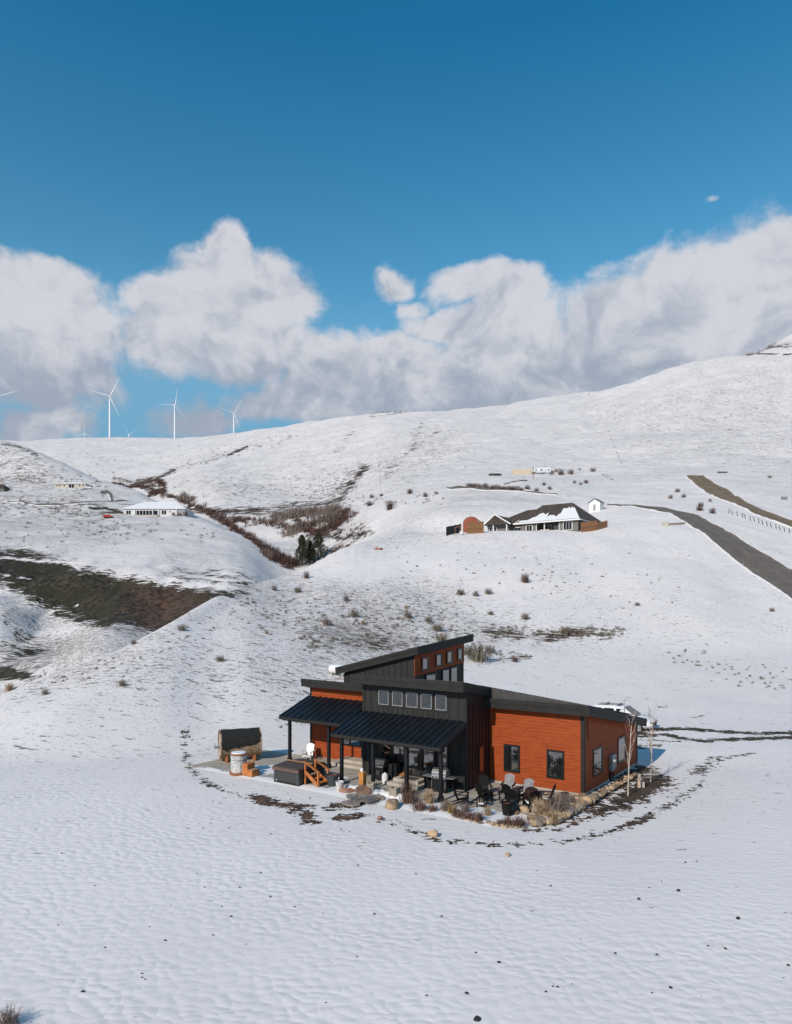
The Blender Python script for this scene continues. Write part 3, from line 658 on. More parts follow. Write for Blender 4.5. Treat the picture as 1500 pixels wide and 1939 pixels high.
# --- wall masses
def wall(name_label, x0, x1, y0, y1, zs, m, label=None):
    """zs: heights of the four corners (front-left, front-right, back-right, back-left)"""
    b = MB(); b.hexa([(x0, y0, -.3), (x1, y0, -.3), (x1, y1, -.3), (x0, y1, -.3)], [(x0, y0, zs[0]), (x1, y0, zs[1]), (x1, y1, zs[2]), (x0, y1, zs[3])])
    return b.build('wall', m, hs_, label=label)
wRW = wall('', -5.55, 0, 0, 9.5, (4.35, 4.35, 2.55, 2.55), 'orange_siding', 'orange lap sided wall of the right wing')
wMID = wall('', -12.6, -5.55, -2.75, 1.2, (5.55, 5.5, 4.7, 4.7), 'charcoal_siding', 'charcoal board and batten wall of the tall middle')
wLW = wall('', -18.7, -12.6, -.6, 9.0, (4.75, 4.7, 3.0, 3.0), 'orange_siding', 'orange wall of the left wing')
B3 = dict(x0=-17.1, x1=-11.4, y0=1.0, y1=7.3)
def b3z(x, y): return 7.02 + (x + 11.4) * .245 + (y - 1.0) * .082
wB3 = wall('', B3['x0'], B3['x1'], B3['y0'], B3['y1'], (b3z(-17.1, 1), b3z(-11.4, 1), b3z(-11.4, 7.3), b3z(-17.1, 7.3)), 'charcoal_siding', 'charcoal wall of the high block behind')
wBK = wall('', -11.4, -5.55, 1.2, 9.2, (4.9, 4.6, 3.0, 3.0), 'charcoal_siding')

def lap(parent, p, d, n, length, z0, z1, m, holes=(), step=.178, top=None):
    """clapboards: bevelled boards along d from p, facing n; holes = (s0, s1, z0, z1); top(s) = upper limit"""
    b = MB(); p = Vector(p); d = Vector(d); n = Vector(n); k = 0; rnd = random.Random(3)
    z = z0
    while z < z1 - .02:
        zt = min(z + step, z1); segs = [(0, length)]
        for h0, h1, hz0, hz1 in holes:
            if zt > hz0 and z < hz1:
                ns = []
                for a0, a1 in segs:
                    if h1 <= a0 or h0 >= a1: ns.append((a0, a1)); continue
                    if h0 > a0: ns.append((a0, h0))
                    if h1 < a1: ns.append((h1, a1))
                segs = ns
        for a0, a1 in segs:
            cuts = [a0]; s = a0 + rnd.uniform(1.5, 3.6)
            while s < a1 - .4: cuts.append(s); s += rnd.uniform(2.4, 3.6)
            cuts.append(a1)
            for c0, c1 in zip(cuts[:-1], cuts[1:]):
                if top is not None:
                    if min(top(c0), top(c1)) < z + .03:
                        # shorten the board until it fits under the sloping roof
                        while c1 > c0 + .1 and top(c1) < z + .03: c1 -= .1
                        if c1 <= c0 + .1: continue
                    zt0, zt1 = min(zt, top(c0)), min(zt, top(c1))
                else: zt0 = zt1 = zt
                A_ = p + d * (c0 + .003); B_ = p + d * (c1 - .003)
                up = Vector((0, 0, 1))
                b.hexa([A_ + up * z, B_ + up * z, B_ + up * z + n * .034, A_ + up * z + n * .034],
                       [A_ + up * zt0, B_ + up * zt1, B_ + up * zt1 + n * .010, A_ + up * zt0 + n * .010])
        z += step; k += 1
    return b.build('siding', m, parent, kind='stuff')
def window(parent, p, d, n, w, h, fr=.07, glassm='window_glass', mull=(), framem='window_frame', out=.07, label=None):
    """frame with its pane; p = lower corner, d = along, n = outward"""
    p = Vector(p); d = Vector(d); n = Vector(n); up = Vector((0, 0, 1)); b = MB()
    def blk(s0, s1, z0, z1, o=out):
        A_ = p + d * s0; B_ = p + d * s1
        b.hexa([A_ + up * z0, B_ + up * z0, B_ + up * z0 + n * o, A_ + up * z0 + n * o], [A_ + up * z1, B_ + up * z1, B_ + up * z1 + n * o, A_ + up * z1 + n * o])
    blk(0, w, 0, fr); blk(0, w, h - fr, h); blk(0, fr, fr, h - fr); blk(w - fr, w, fr, h - fr)
    for s in mull: blk(s - fr / 2, s + fr / 2, fr, h - fr)
    f = b.build('window', framem, parent, label=label)
    g = MB(); A_ = p + d * (fr * .8) + n * (.018 + .02); B_ = p + d * (w - fr * .8) + n * .038
    g.hexa([A_ + up * fr * .8 - n * .01, B_ + up * fr * .8 - n * .01, B_ + up * fr * .8, A_ + up * fr * .8], [A_ + up * (h - fr * .8) - n * .01, B_ + up * (h - fr * .8) - n * .01, B_ + up * (h - fr * .8), A_ + up * (h - fr * .8)])
    g.build('pane', glassm, f)
    return f
FX = (1, 0, 0); FN = (0, -1, 0); RX = (0, 1, 0); RN = (1, 0, 0)
# right wing, front
lap(wRW, (-5.5, 0, 0), FX, FN, 5.35, .13, 4.36, 'orange_siding', [(.87 - .01, 1.85 + .01, .74, 2.28), (3.45 - .01, 4.44 + .01, .74, 2.28)])
window(wRW, (-4.63, 0, .75), FX, FN, .98, 1.52, .10, label='left window with black frame in the sunlit orange wall')
window(wRW, (-2.05, 0, .74), FX, FN, .99, 1.52, .10, label='right window with black frame in the sunlit orange wall')
# right wing, end wall
lap(wRW, (0, .15, 0), RX, RN, 9.2, .13, 4.36, 'orange_siding', [(1.2, 2.75, .74, 2.25), (5.44, 6.95, .70, 2.25)], top=lambda s: 4.33 - (s + .15) * .19)
window(wRW, (0, 1.36, .74), RX, RN, 1.52, 1.5, .10, label='nearer window of the shaded end wall')
window(wRW, (0, 5.6, .70), RX, RN, 1.48, 1.52, .10, label='farther window of the shaded end wall')
for bb_ in ((-.13, .05, -.05, 0, -.05, 4.34), (0, .05, .0, .15, -.05, 4.34), (0, .05, 9.38, 9.52, -.05, 2.55)): b = MB(); b.box(*bb_); b.build('corner_trim', 'charcoal_trim', wRW)
b = MB(); b.box(-5.5, .03, -.03, .0, -.3, .12); b.box(0, .03, 0, 9.5, -.3, .12); b.build('foundation', 'foundation', wRW)
# meter, conduit, cables on the end wall
b = MB(); b.box(.04, .22, 4.02, 4.42, .56, 1.52); b.build('electric_meter_box', 'grey_box', wRW, bevel=.015)
b = MB(); b.lathe([(.0, 0), (.13, 0), (.13, .1), (.09, .14), (0, .14)], 16); bb = b.build('meter_dial', 'weathered_white', wRW, smooth=True)
bb.location = (.22, 4.3, 1.18); bb.rotation_euler = (0, rad(90), 0)
b = MB(); b.box(.04, .20, 4.46, 4.85, .60, 1.46); b.build('electric_meter_box', 'grey_box', wRW, bevel=.015)
for q in (((.09, 4.15, .56), (.09, 4.15, -.1), .09), ((.06, 4.7, .6), (.06, 4.7, -.1), .05), ((.06, .55, 2.9), (.06, .45, 4.1), .03)): b = MB(); b.bar(*q); b.build('conduit', 'charcoal_trim', wRW)
# recess: shaded side wall of the middle block, with a narrow window
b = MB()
b = MB(); b.hexa([(-5.55, -2.62, .0), (-5.53, -2.62, .0), (-5.53, -.04, .0), (-5.55, -.04, .0)], [(-5.55, -2.62, 5.35), (-5.53, -2.62, 5.35), (-5.53, -.04, 4.9), (-5.55, -.04, 4.9)]); b.build('recess_panel', 'shaded_rust', wMID)
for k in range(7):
    b = MB(); b.box(-5.53, -5.50, -2.45 + k * .38, -2.41 + k * .38, 0 if not 2 < k < 5 else 2.3, 4.9); b.build('batten', 'shaded_rust', wMID)
window(wMID, (-5.55, -1.37, .75), RX, RN, .68, 1.5, .07)
for bb_ in ((-5.55, -5.49, -2.80, -2.62, 0, 5.45), (-5.7, -5.552, -2.80, -2.75, 0, 5.45), (-12.62, -12.45, -2.80, -2.75, 0, 5.5)): b = MB(); b.box(*bb_); b.build('corner_trim', 'charcoal_trim', wMID)
# battens on the middle block
CL = [(-11.42, -10.70), (-10.43, -9.71), (-9.45, -8.67), (-8.45, -7.73), (-7.48, -6.77)]
bm_me = {}
def batten(parent, x, y, z0, z1, n=(0, -1)):
    b = MB(); b.box(-.028, .028, -.028, 0, 0, z1 - z0); key = round(z1 - z0, 2)
    if key not in bm_me: bm_me[key] = b.mesh('batten', 'charcoal_trim')
    o = bpy.data.objects.new('batten', bm_me[key]); COL.objects.link(o); o.parent = parent; o.location = (x, y, z0); return o
x = -12.0
while x < -5.8:
    inwin = any(a - .06 < x < b_ + .06 for a, b_ in CL)
    if inwin: batten(wMID, x, -2.75, 3.84, 4.24); batten(wMID, x, -2.75, 5.24, 5.48)
    else: batten(wMID, x, -2.75, 3.84, 5.48)
    x += .345 if -11.5 < x < -6.9 else .56
b = MB(); b.box(-11.55, -6.66, -2.785, -2.75, 4.19, 4.24); b.build('sill_band', 'charcoal_trim', wMID)
for k, (a, b_) in enumerate(CL):
    window(wMID, (a, -2.75, 4.29), FX, FN, b_ - a, .84, .035, 'wavy_glass', framem='light_trim', out=.045)
for x in (-12.05, -11.6, -6.45, -6.0): batten(wMID, x, -2.75, .05, 2.75)
# glazed doors under the middle porch
for k, (a, b_, z0) in enumerate([(-11.30, -10.42, .55), (-10.42, -9.54, .55), (-9.36, -8.44, .37), (-8.44, -7.52, .37), (-7.30, -6.66, .55)]):
    window(wMID, (a, -2.75, z0), FX, FN, b_ - a, 2.28 - z0 + .15, .09)
b = MB(); b.box(-11.35, -6.6, -2.79, -2.75, .02, .36); b.build('kick_board', 'charcoal_trim', wMID)
# left wing front
lap(wLW, (-18.62, -.6, 0), FX, FN, 2.55, .05, 2.9, 'orange_siding', [])
lap(wLW, (-18.62, -.6, 0), FX, FN, 6.0, 4.0, 4.74, 'orange_siding', [])
lap(wLW, (-16.07, -.6, 0), FX, FN, 1.75, .05, 1.05, 'orange_siding', [])
b = MB(); b.box(-18.74, -18.6, -.65, -.6, 0, 4.74); b.build('corner_trim', 'charcoal_trim', wLW)
b = MB(); b.box(-18.62, -12.6, -.645, -.6, 4.28, 4.42); b.build('trim_board', 'orange_trim', wLW)
window(wLW, (-16.15, -.6, 1.05), FX, FN, 1.75, 1.4, .10, mull=(.85,), label='wide window beside the left porch doors')
for a in (-14.38, -13.42): window(wLW, (a, -.6, .36), FX, FN, .92, 2.1, .10)
b = MB(); b.box(-14.45, -12.6, -.64, -.6, 2.46, 2.9); b.build('header_board', 'charcoal_trim', wLW)
b = MB(); b.lathe([(0, 0), (.035, 0), (.05, .1), (.03, .14), (0, .14)], 10, (-17.15, -.70, 1.15)); b.build('outlet_cover', 'white_plastic', wLW)
# --- block behind: battens, brown clerestory, glazing
x = -16.75
while x < -11.6: batten(wB3, x, 1.0, 4.6, b3z(x, 1) - .06); x += .48
b = MB(); b.box(-17.12, -17.0, .96, 1, 4, 5.5); b.build('corner_trim', 'charcoal_trim', wB3); b = MB(); b.lathe([(0, 0), (.07, 0), (.07, .12), (0, .12)], 10, (-15.5, .92, 5.35)); b.build('vent_cap', 'black_metal', wB3)
b = MB(); y0, y1, xx = 1.0, 7.3, -11.4
b.hexa([(xx, y0, b3z(xx, y0) - 1.42), (xx + .04, y0, b3z(xx, y0) - 1.42), (xx + .04, y1, b3z(xx, y1) - 1.42), (xx, y1, b3z(xx, y1) - 1.42)],
       [(xx, y0, b3z(xx, y0) - .02), (xx + .04, y0, b3z(xx, y0) - .02), (xx + .04, y1, b3z(xx, y1) - .02), (xx, y1, b3z(xx, y1) - .02)])
clp = b.build('clerestory_panel', 'orange_siding', wB3, label='rust coloured upper wall panel of the high block')
for yy, ww in ((1.75, .80), (3.45, .78), (4.85, .78), (6.30, .72)):
    z0 = b3z(xx, yy) - 1.16
    window(hs_, (xx + .04, yy, z0), RX, RN, ww, .86, .11, framem='window_frame')
for yy, ww in ((2.3, 1.25), (4.35, .95), (5.45, .95)):
    window(hs_, (xx, yy, 4.6), RX, RN, ww, b3z(xx, yy) - 1.50 - 4.6, .06)

# --- roofs: slab + two-board fascia
def roof_slab(x0, x1, y0, y1, z, th, m='roof_membrane', label=None):
    """z(x, y) top surface"""
    b = MB(); c = [(x0, y0), (x1, y0), (x1, y1), (x0, y1)]
    b.hexa([(x_, y_, z(x_, y_) - th) for x_, y_ in c], [(x_, y_, z(x_, y_)) for x_, y_ in c])
    return b.build('roof', m, hs_, label=label)
def fascia(parent, a, c, ht, drop=0.0, out=(0, -1, 0)):
    """two stacked boards from a to c (top edge points)"""
    a = Vector(a); c = Vector(c); o = Vector(out); up = Vector((0, 0, 1)); b = MB()
    for z0, z1, t_ in ((-ht * .42, 0.012, .075), (-ht, -ht * .42, .045)):
        b.hexa([a + up * z0, c + up * z0, c + up * z0 + o * t_, a + up * z0 + o * t_], [a + up * z1, c + up * z1, c + up * z1 + o * t_, a + up * z1 + o * t_])
    return b.build('fascia', 'charcoal_trim', parent)
SL = .19
zr = lambda x, y: 4.85 - (y + .5) * SL
r = roof_slab(-5.6, .42, -.5, 10.1, zr, .45, label='charcoal edged shed roof over the right wing')
fascia(r, (-5.6, -.5, 4.85), (.495, -.5, 4.85), .53); fascia(r, (.42, -.5, zr(0, -.5)), (.42, 10.1, zr(0, 10.1)), .50, out=(1, 0, 0))
fascia(r, (-5.6, 10.1, zr(0, 10.1)), (.42, 10.1, zr(0, 10.1)), .45, out=(0, 1, 0))
b = MB(); b.hexa([(-5.9, -.30, 4.80), (.36, -.30, 4.80), (.36, 7.5, 3.4), (-5.9, 7.5, 3.4)], [(-5.9, -.30, 5.52), (.36, -.30, 4.88), (.36, 7.5, 3.45), (-5.9, 7.5, 4.1)])
b.build('roof_cricket', 'roof_membrane', r)
zm = lambda x, y: 6.02 - (y + 3.4) * SL
r = roof_slab(-13.0, -5.35, -3.4, 1.4, zm, .42, label='shed roof over the tall middle')
fascia(r, (-13.04, -3.4, 6.02), (-5.35, -3.4, 5.98), .53); fascia(r, (-5.35, -3.4, 5.99), (-5.35, .9, zm(0, .9)), .50, out=(1, 0, 0)); fascia(r, (-13.0, -3.4, 6.0), (-13.0, 1.2, zm(0, 1.2)), .50, out=(-1, 0, 0))
zl = lambda x, y: 5.2 - (y + 1.2) * SL
r = roof_slab(-18.95, -12.6, -1.2, 9.3, zl, .42, label='shed roof over the left wing')
fascia(r, (-19.0, -1.2, 5.22), (-12.6, -1.2, 5.18), .50); fascia(r, (-18.95, -1.2, 5.2), (-18.95, 9.3, zl(0, 9.3)), .48, out=(-1, 0, 0))
zb = lambda x, y: b3z(x, y) + .42
r = roof_slab(-17.6, -11.0, .7, 7.9, zb, .36, label='high shed roof rising to the right')
fascia(r, (-17.6, .7, zb(-17.6, .7)), (-10.93, .7, zb(-10.93, .7)), .48); fascia(r, (-11.0, .7, zb(-11, .7)), (-11.0, 7.9, zb(-11, 7.9)), .52, out=(1, 0, 0)); fascia(r, (-17.6, .7, zb(-17.6, .7)), (-17.6, 7.9, zb(-17.6, 7.9)), .48, out=(-1, 0, 0))

# --- metal porch roofs made of standing seam panels
def porch(x0, x1, yb, zb_, ye, ze, posts, yp, n, label, x0b=None):
    x0b = x0 if x0b is None else x0b
    b = MB(); b.hexa([(x0b, yb, zb_ - .16), (x1, yb, zb_ - .16), (x1, ye, ze - .16), (x0, ye, ze - .16)], [(x0b, yb, zb_ - .02), (x1, yb, zb_ - .02), (x1, ye, ze - .02), (x0, ye, ze - .02)])
    pr = b.build('porch_roof', 'black_metal', hs_, label=label)
    for k in range(n):
        a0 = k / n; a1 = (k + 1) / n
        def pt(a, back): 
            xl = x0b if back else x0
            return Vector((xl + (x1 - xl) * a, yb if back else ye - .03, zb_ if back else ze))
        p0, p1, q0, q1 = pt(a0, 0), pt(a1, 0), pt(a0, 1), pt(a1, 1); g = Vector((.006, 0, 0)); up = Vector((0, 0, 1))
        b = MB(); b.hexa([p0 + g - up * .016, p1 - g - up * .016, q1 - g - up * .016, q0 + g - up * .016], [p0 + g, p1 - g, q1 - g, q0 + g])
        s = Vector((.032, 0, 0))
        b.hexa([p0 + g + up * .0005, p0 + g + s, q0 + g + s, q0 + g + up * .0005], [p0 + g + up * .05, p0 + g + s + up * .05, q0 + g + s + up * .05, q0 + g + up * .05])
        b.build('roof_panel', 'roof_metal', pr)
    b = MB(); b.box(x0, x1, ye - .05, ye + .02, ze - .19, ze - .03); b.box(x0, x1, yp - .08, yp + .08, ze - .30, ze - .16 + (yp - ye) * (zb_ - ze) / (yb - ye))
    b.hexa([(x0 - .03, ye, ze - .19), (x0, ye, ze - .19), (x0b, yb, zb_ - .19), (x0b - .03, yb, zb_ - .19)], [(x0 - .03, ye, ze + .03), (x0, ye, ze + .03), (x0b, yb, zb_ + .03), (x0b - .03, yb, zb_ + .03)])
    b.hexa([(x1, ye, ze - .19), (x1 + .03, ye, ze - .19), (x1 + .03, yb, zb_ - .19), (x1, yb, zb_ - .19)], [(x1, ye, ze + .03), (x1 + .03, ye, ze + .03), (x1 + .03, yb, zb_ + .03), (x1, yb, zb_ + .03)])
    b.build('eave_beam', 'charcoal_trim', pr)
    for x_ in posts:
        b = MB(); b.box(x_ - .085, x_ + .085, yp - .085, yp + .085, .0, ze - .28); b.box(x_ - .12, x_ + .12, yp - .12, yp + .12, 0, .28)
        b.build('porch_post', 'black_metal', hs_, bevel=.008)
    return pr
pl = porch(-19.1, -12.6, -.6, 4.05, -3.2, 2.96, (-18.5, -15.2), -2.85, 12, 'black standing seam roof of the left porch', -18.85)
pm = porch(-12.7, -5.42, -2.75, 3.80, -5.6, 2.87, (-12.2, -9.97, -7.75, -5.62), -5.25, 17, 'black standing seam roof of the middle porch')
b = MB(); rnd = random.Random(4); q = [(0, 0), (.25, -.08), (.75, .0), (.95, .22), (.7, .30), (.3, .22), (.05, .14)]
b.add([(-13.12 + x_ * .5 - .0 * y_, -3.05 + x_ * .9 + y_ * .6, 3.00 + x_ * .38 + .02) for x_, y_ in q] + [(-13.12 + x_ * .5, -3.05 + x_ * .9 + y_ * .6, 3.00 + x_ * .38 + .13) for x_, y_ in q],
      [tuple(range(6, -1, -1)), tuple(range(7, 14))] + [(i, (i + 1) % 7, (i + 1) % 7 + 7, i + 7) for i in range(7)])
b.build('snow_patch', 'snow', pl, smooth=True, bevel=.02)
b = MB(); b.box(-18.72, -18.58, -2.95, -2.90, 2.35, 2.5); b.tube([(-18.65, -2.95, 2.42), (-18.9, -3.1, 2.36), (-18.98, -3.15, 2.3)], .02, 6); b.box(-19.1, -18.95, -3.22, -3.08, 2.2, 2.32)
b.build('post_lamp', 'grey_box', hs_)

# --- patio slab
def patch(name, xs, ys, zf, snowf, m, thick=.25):
    nx, ny = len(xs), len(ys); XX, YY = np.meshgrid(xs, ys, indexing='ij'); ZZ_ = zf(XX, YY); sn = snowf(XX, YY)
    ZZ_ = ZZ_ + np.clip(sn - .35, 0, 1) * .025
    ed = np.minimum(np.minimum(XX - xs[0], xs[-1] - XX), YY - ys[0]); ZZ_ = ZZ_ - .22 * np.clip(1 - ed / 1.1, 0, 1) ** 1.6 * (sn > .3)
    vs = np.stack([XX, YY, ZZ_], -1).reshape(-1, 3).tolist(); fs = []
    for i in range(nx - 1):
        for j in range(ny - 1): fs.append((i * ny + j, (i + 1) * ny + j, (i + 1) * ny + j + 1, i * ny + j + 1))
    ring = [i * ny for i in range(nx)] + [(nx - 1) * ny + j for j in range(1, ny)] + [i * ny + ny - 1 for i in range(nx - 2, -1, -1)] + [j for j in range(ny - 2, 0, -1)]
    k = len(vs); vs += [[vs[i][0], vs[i][1], vs[i][2] - thick] for i in ring]; R_ = len(ring)
    for a_ in range(R_): fs.append((ring[a_], k + a_, k + (a_ + 1) % R_, ring[(a_ + 1) % R_]))
    me = bpy.data.meshes.new(name); me.from_pydata(vs, [], fs)
    at_ = me.attributes.new('snow', 'FLOAT', 'POINT'); at_.data.foreach_set('value', np.concatenate([sn.ravel(), np.zeros(R_)]).astype(np.float32))
    me.materials.append(MATS[m]); o = bpy.data.objects.new(name, me); COL.objects.link(o); o.location = P0; o.rotation_euler = (0, 0, RZ); o['kind'] = 'structure'
    return o
nzp = lambda x, y: fbm(x / .9, y / .9, 5, 4)
def patio_snow(x, y):
    front = np.where(x < -12.4, np.clip((-6.6 + .15 * (x + 16) - y) / .5, -1, 1), np.where(x < -3.6, np.clip((-5.62 - y) / .25, -1, 1), np.clip((-5.1 - y) / .5, -1, 1)))
    front = np.where((x < -12.0) & (x > -13.7), np.clip((-6.55 - y) / .3, -1, 1), front)
    s = .5 + .5 * front
    back = np.clip((y - (-1.35)) / .5, 0, 1) * (x < -19.2); s = np.maximum(s, back)
    left = np.clip((-22.6 - x) / .8, 0, 1); s = np.maximum(s, left)
    # snow drift lying between tub and barrel
    s = np.maximum(s, np.clip(1.25 - np.hypot((x + 18.3) / 2.0, (y + 5.6) / 1.6), 0, .75)); s = np.maximum(s, np.clip(1.3 - np.hypot((x + 20.8) / 1.6, (y + 7.6) / .8), 0, .9))
    s = np.maximum(s, np.clip(1.2 - np.hypot((x + 12.9) / .55, (y + 4.3) / .5), 0, .8))
    s = np.where((x > -19.3) & (y > -3.9) & (x < -13.4), np.minimum(s, .1), s)
    return np.clip(s, 0, 1)
patch('patio', np.arange(-23.6, -.9, .16), np.arange(-8.0, -.02, .13), lambda x, y: .045 + 0 * x, patio_snow, 'patio_concrete')
# concrete joints are real grooves: thin dark strips are avoided, slabs are split by 1 cm recesses

# ================================================================ things on the patio
ST = .045
def T(name, x, y, rz, label, cat, group=None, z=ST): return empty(name, LW(x, y, z), RZ + rz, label, cat, group)
# concrete steps
t_ = T('concrete_steps', 0, 0, 0, 'pale concrete steps up to the glass doors under the middle porch', 'steps')
b = MB(); b.box(-10.0, -7.75, -4.15, -2.82, 0, .17); b.build('step', 'foundation', t_, bevel=.01)
b = MB(); b.box(-9.7, -8.02, -3.75, -2.82, .172, .34); b.build('step', 'foundation', t_, bevel=.01)
b = MB(); b.box(-9.35, -8.35, -3.6, -3.0, .342, .36); b.build('door_mat', 'dark_bin', t_)
t_ = T('concrete_steps', 0, 0, 0, 'pale concrete steps at the doors of the left porch behind the hot tub', 'steps')
b = MB(); b.box(-15.9, -13.05, -2.15, -.68, 0, .17); b.build('step', 'foundation', t_, bevel=.01)
b = MB(); b.box(-15.4, -13.25, -1.6, -.68, .172, .34); b.build('step', 'foundation', t_, bevel=.01)

# barrel sauna
cx, cy = -21.45, -3.85; axd = math.atan2(1.75, 1.15)
t_ = T('barrel_sauna', -21.6, -4.3, rad(55), 'wooden barrel sauna with black felt cover at the left edge of the patio', 'sauna', z=.03)
Ls, Rs, zc = 2.50, .92, 1.08
ns = 34
for k in range(ns):
    a0 = 2 * math.pi * k / ns + .012; a1 = 2 * math.pi * (k + 1) / ns - .012
    if math.sin((a0 + a1) / 2) > .30 : continue
    b = MB(); P_ = lambda a, r_, x_: (x_, r_ * math.cos(a), zc + r_ * math.sin(a))
    b.hexa([P_(a0, Rs - .04, -Ls / 2), P_(a1, Rs - .04, -Ls / 2), P_(a1, Rs - .04, Ls / 2), P_(a0, Rs - .04, Ls / 2)], [P_(a0, Rs, -Ls / 2), P_(a1, Rs, -Ls / 2), P_(a1, Rs, Ls / 2), P_(a0, Rs, Ls / 2)])
    b.build('stave', 'weathered_stave', t_)
b = MB(); NA = 22; vs = []; fs = []
lo = lambda x_, side: (.42 - .0 * x_) if side else (.02 + .10 * (x_ / Ls + .5))
rnd = random.Random(2); NX = 16
for i in range(NX + 1):
    x_ = -Ls / 2 - .06 + (Ls + .12) * i / NX; jag = rnd.uniform(-.10, .08)
    s_a = -math.pi - 0.0 + .45 + jag * .3; 
    A0 = -.30 + .42 * (i / NX) + jag; A1 = math.pi + .35
    for j in range(NA + 1):
        a = A0 + (A1 - A0) * j / NA; rr_ = Rs + .025 + .012 * math.sin(7 * a + i)
        vs.append((x_, -rr_ * math.cos(a), zc + rr_ * math.sin(a)))
for i in range(NX):
    for j in range(NA): fs.append((i * (NA + 1) + j, (i + 1) * (NA + 1) + j, (i + 1) * (NA + 1) + j + 1, i * (NA + 1) + j + 1))
n0 = len(vs); vs += [(x_, y_ * .985, zc + (z_ - zc) * .985) for x_, y_, z_ in vs]; fs += [tuple(n0 + i for i in reversed(f)) for f in fs]
b.add(vs, fs); b.build('felt_cover', 'black_felt', t_, smooth=True)
for sx in (-1, 1):
    b = MB(); b.tube([(sx * (Ls / 2 - .10), 0, zc), (sx * (Ls / 2 - .05), 0, zc)], Rs - .045, 40); e = b.build('end_wall', 'pale_end_wood', t_)
    b = MB(); n = 40; vs = []
    for r_, x_ in ((Rs - .09, sx * (Ls / 2 - .02)), (Rs + .03, sx * (Ls / 2 - .02)), (Rs + .03, sx * (Ls / 2 + .05)), (Rs - .09, sx * (Ls / 2 + .05))):
        vs += [(x_, r_ * math.cos(2 * math.pi * j / n), zc + r_ * math.sin(2 * math.pi * j / n)) for j in range(n)]
    b.add(vs, [(q * n + j, q * n + (j + 1) % n, ((q + 1) % 4) * n + (j + 1) % n, ((q + 1) % 4) * n + j) for q in range(4) for j in range(n)])
    b.build('end_rim', 'weathered_stave', t_)
b = MB(); b.box(-Ls / 2 - .02, -Ls / 2 + .04, -.32, .32, .35, 1.75); b.build('door', 'pale_end_wood', t_)
for x_ in (-Ls / 2 + .18, .0, Ls / 2 - .22):
    b = MB(); n = 40; vs = []
    for r_, xx in ((Rs + .004, x_ - .02), (Rs + .012, x_ - .02), (Rs + .012, x_ + .02), (Rs + .004, x_ + .02)):
        vs += [(xx, r_ * math.cos(math.pi + math.pi * 1.25 * (j / n) - .05), zc + r_ * math.sin(math.pi + math.pi * 1.05 * (j / n))) for j in range(n)]
    b.add(vs, [(q * n + j, q * n + j + 1, ((q + 1) % 4) * n + j + 1, ((q + 1) % 4) * n + j) for q in range(4) for j in range(n - 1)])
    b.build('metal_band', 'stainless', t_)
for x_ in (-Ls / 2 + .35, Ls / 2 - .4):
    b = MB(); b.prism([(-.78, 0), (.78, 0), (.78, .42), (.5, .26), (.2, .17), (-.2, .17), (-.5, .26), (-.78, .42)], x_ - .07, x_ + .07)
    b.v = [(y_, x__, z_) for x__, y_, z_ in b.v]; b.build('cradle', 'step_wood', t_)
b = MB(); b.tube([(-Ls / 2 - .04, -.2, .95), (-Ls / 2 - .38, -.2, .95)], .09, 12); b.tube([(-Ls / 2 - .33, -.2, .95), (-Ls / 2 - .33, -.2, 1.25)], .02, 6); b.build('vent_pipe', 'grey_box', t_)

# cold plunge tub
t_ = T('plunge_tub', -18.72, -7.0, 0, 'white round plunge barrel with snowy lid in front of the sauna', 'tub')
n = 22
for k in range(n):
    a0 = 2 * math.pi * k / n + .015; a1 = 2 * math.pi * (k + 1) / n - .015; b = MB(); R_ = .46
    P_ = lambda a, r_, z_: (r_ * math.cos(a), r_ * math.sin(a), z_)
    b.hexa([P_(a0, R_ - .04, .1), P_(a1, R_ - .04, .1), P_(a1, R_, .1), P_(a0, R_, .1)], [P_(a0, R_ - .02, 1.12), P_(a1, R_ - .02, 1.12), P_(a1, R_ + .03, 1.12), P_(a0, R_ + .03, 1.12)])
    b.build('stave', 'weathered_white', t_)
b = MB(); b.lathe([(.44, .1), (.44, 1.13), (.1, 1.13)], 24); b.build('liner', 'weathered_white', t_)
b = MB(); b.lathe([(.40, 1.14), (.52, 1.14), (.53, 1.2), (.40, 1.2)], 28); b.build('rim', 'red_wood', t_, smooth=True)
b = MB(); b.lathe([(.40, 1.20), (.46, 1.22), (.42, 1.27), (.2, 1.29), (.05, 1.285)], 24, (-.02, .01, 0)); b.build('snow_cap', 'snow', t_, smooth=True)
b = MB(); b.lathe([(.475, .82), (.485, .82), (.485, .88), (.475, .88)], 24); b.build('metal_band', 'grey_box', t_)
b = MB(); b.lathe([(.36, 0), (.56, .0), (.56, .08), (.3, .08)], 20); b.build('base_ring', 'red_wood', t_)
t_ = T('wooden_steps', -17.78, -6.95, 0, 'small red brown box steps beside the white plunge barrel', 'steps')
b = MB(); b.box(-.38, .05, -.30, .30, 0, .72); b.build('upper_step', 'step_wood', t_, bevel=.01); b = MB(); b.box(.055, .45, -.30, .30, 0, .36); b.build('lower_step', 'step_wood', t_, bevel=.01)
b = MB(); b.box(.08, .44, -.26, .26, .362, .40); b.build('tread', 'weathered_stave', t_)

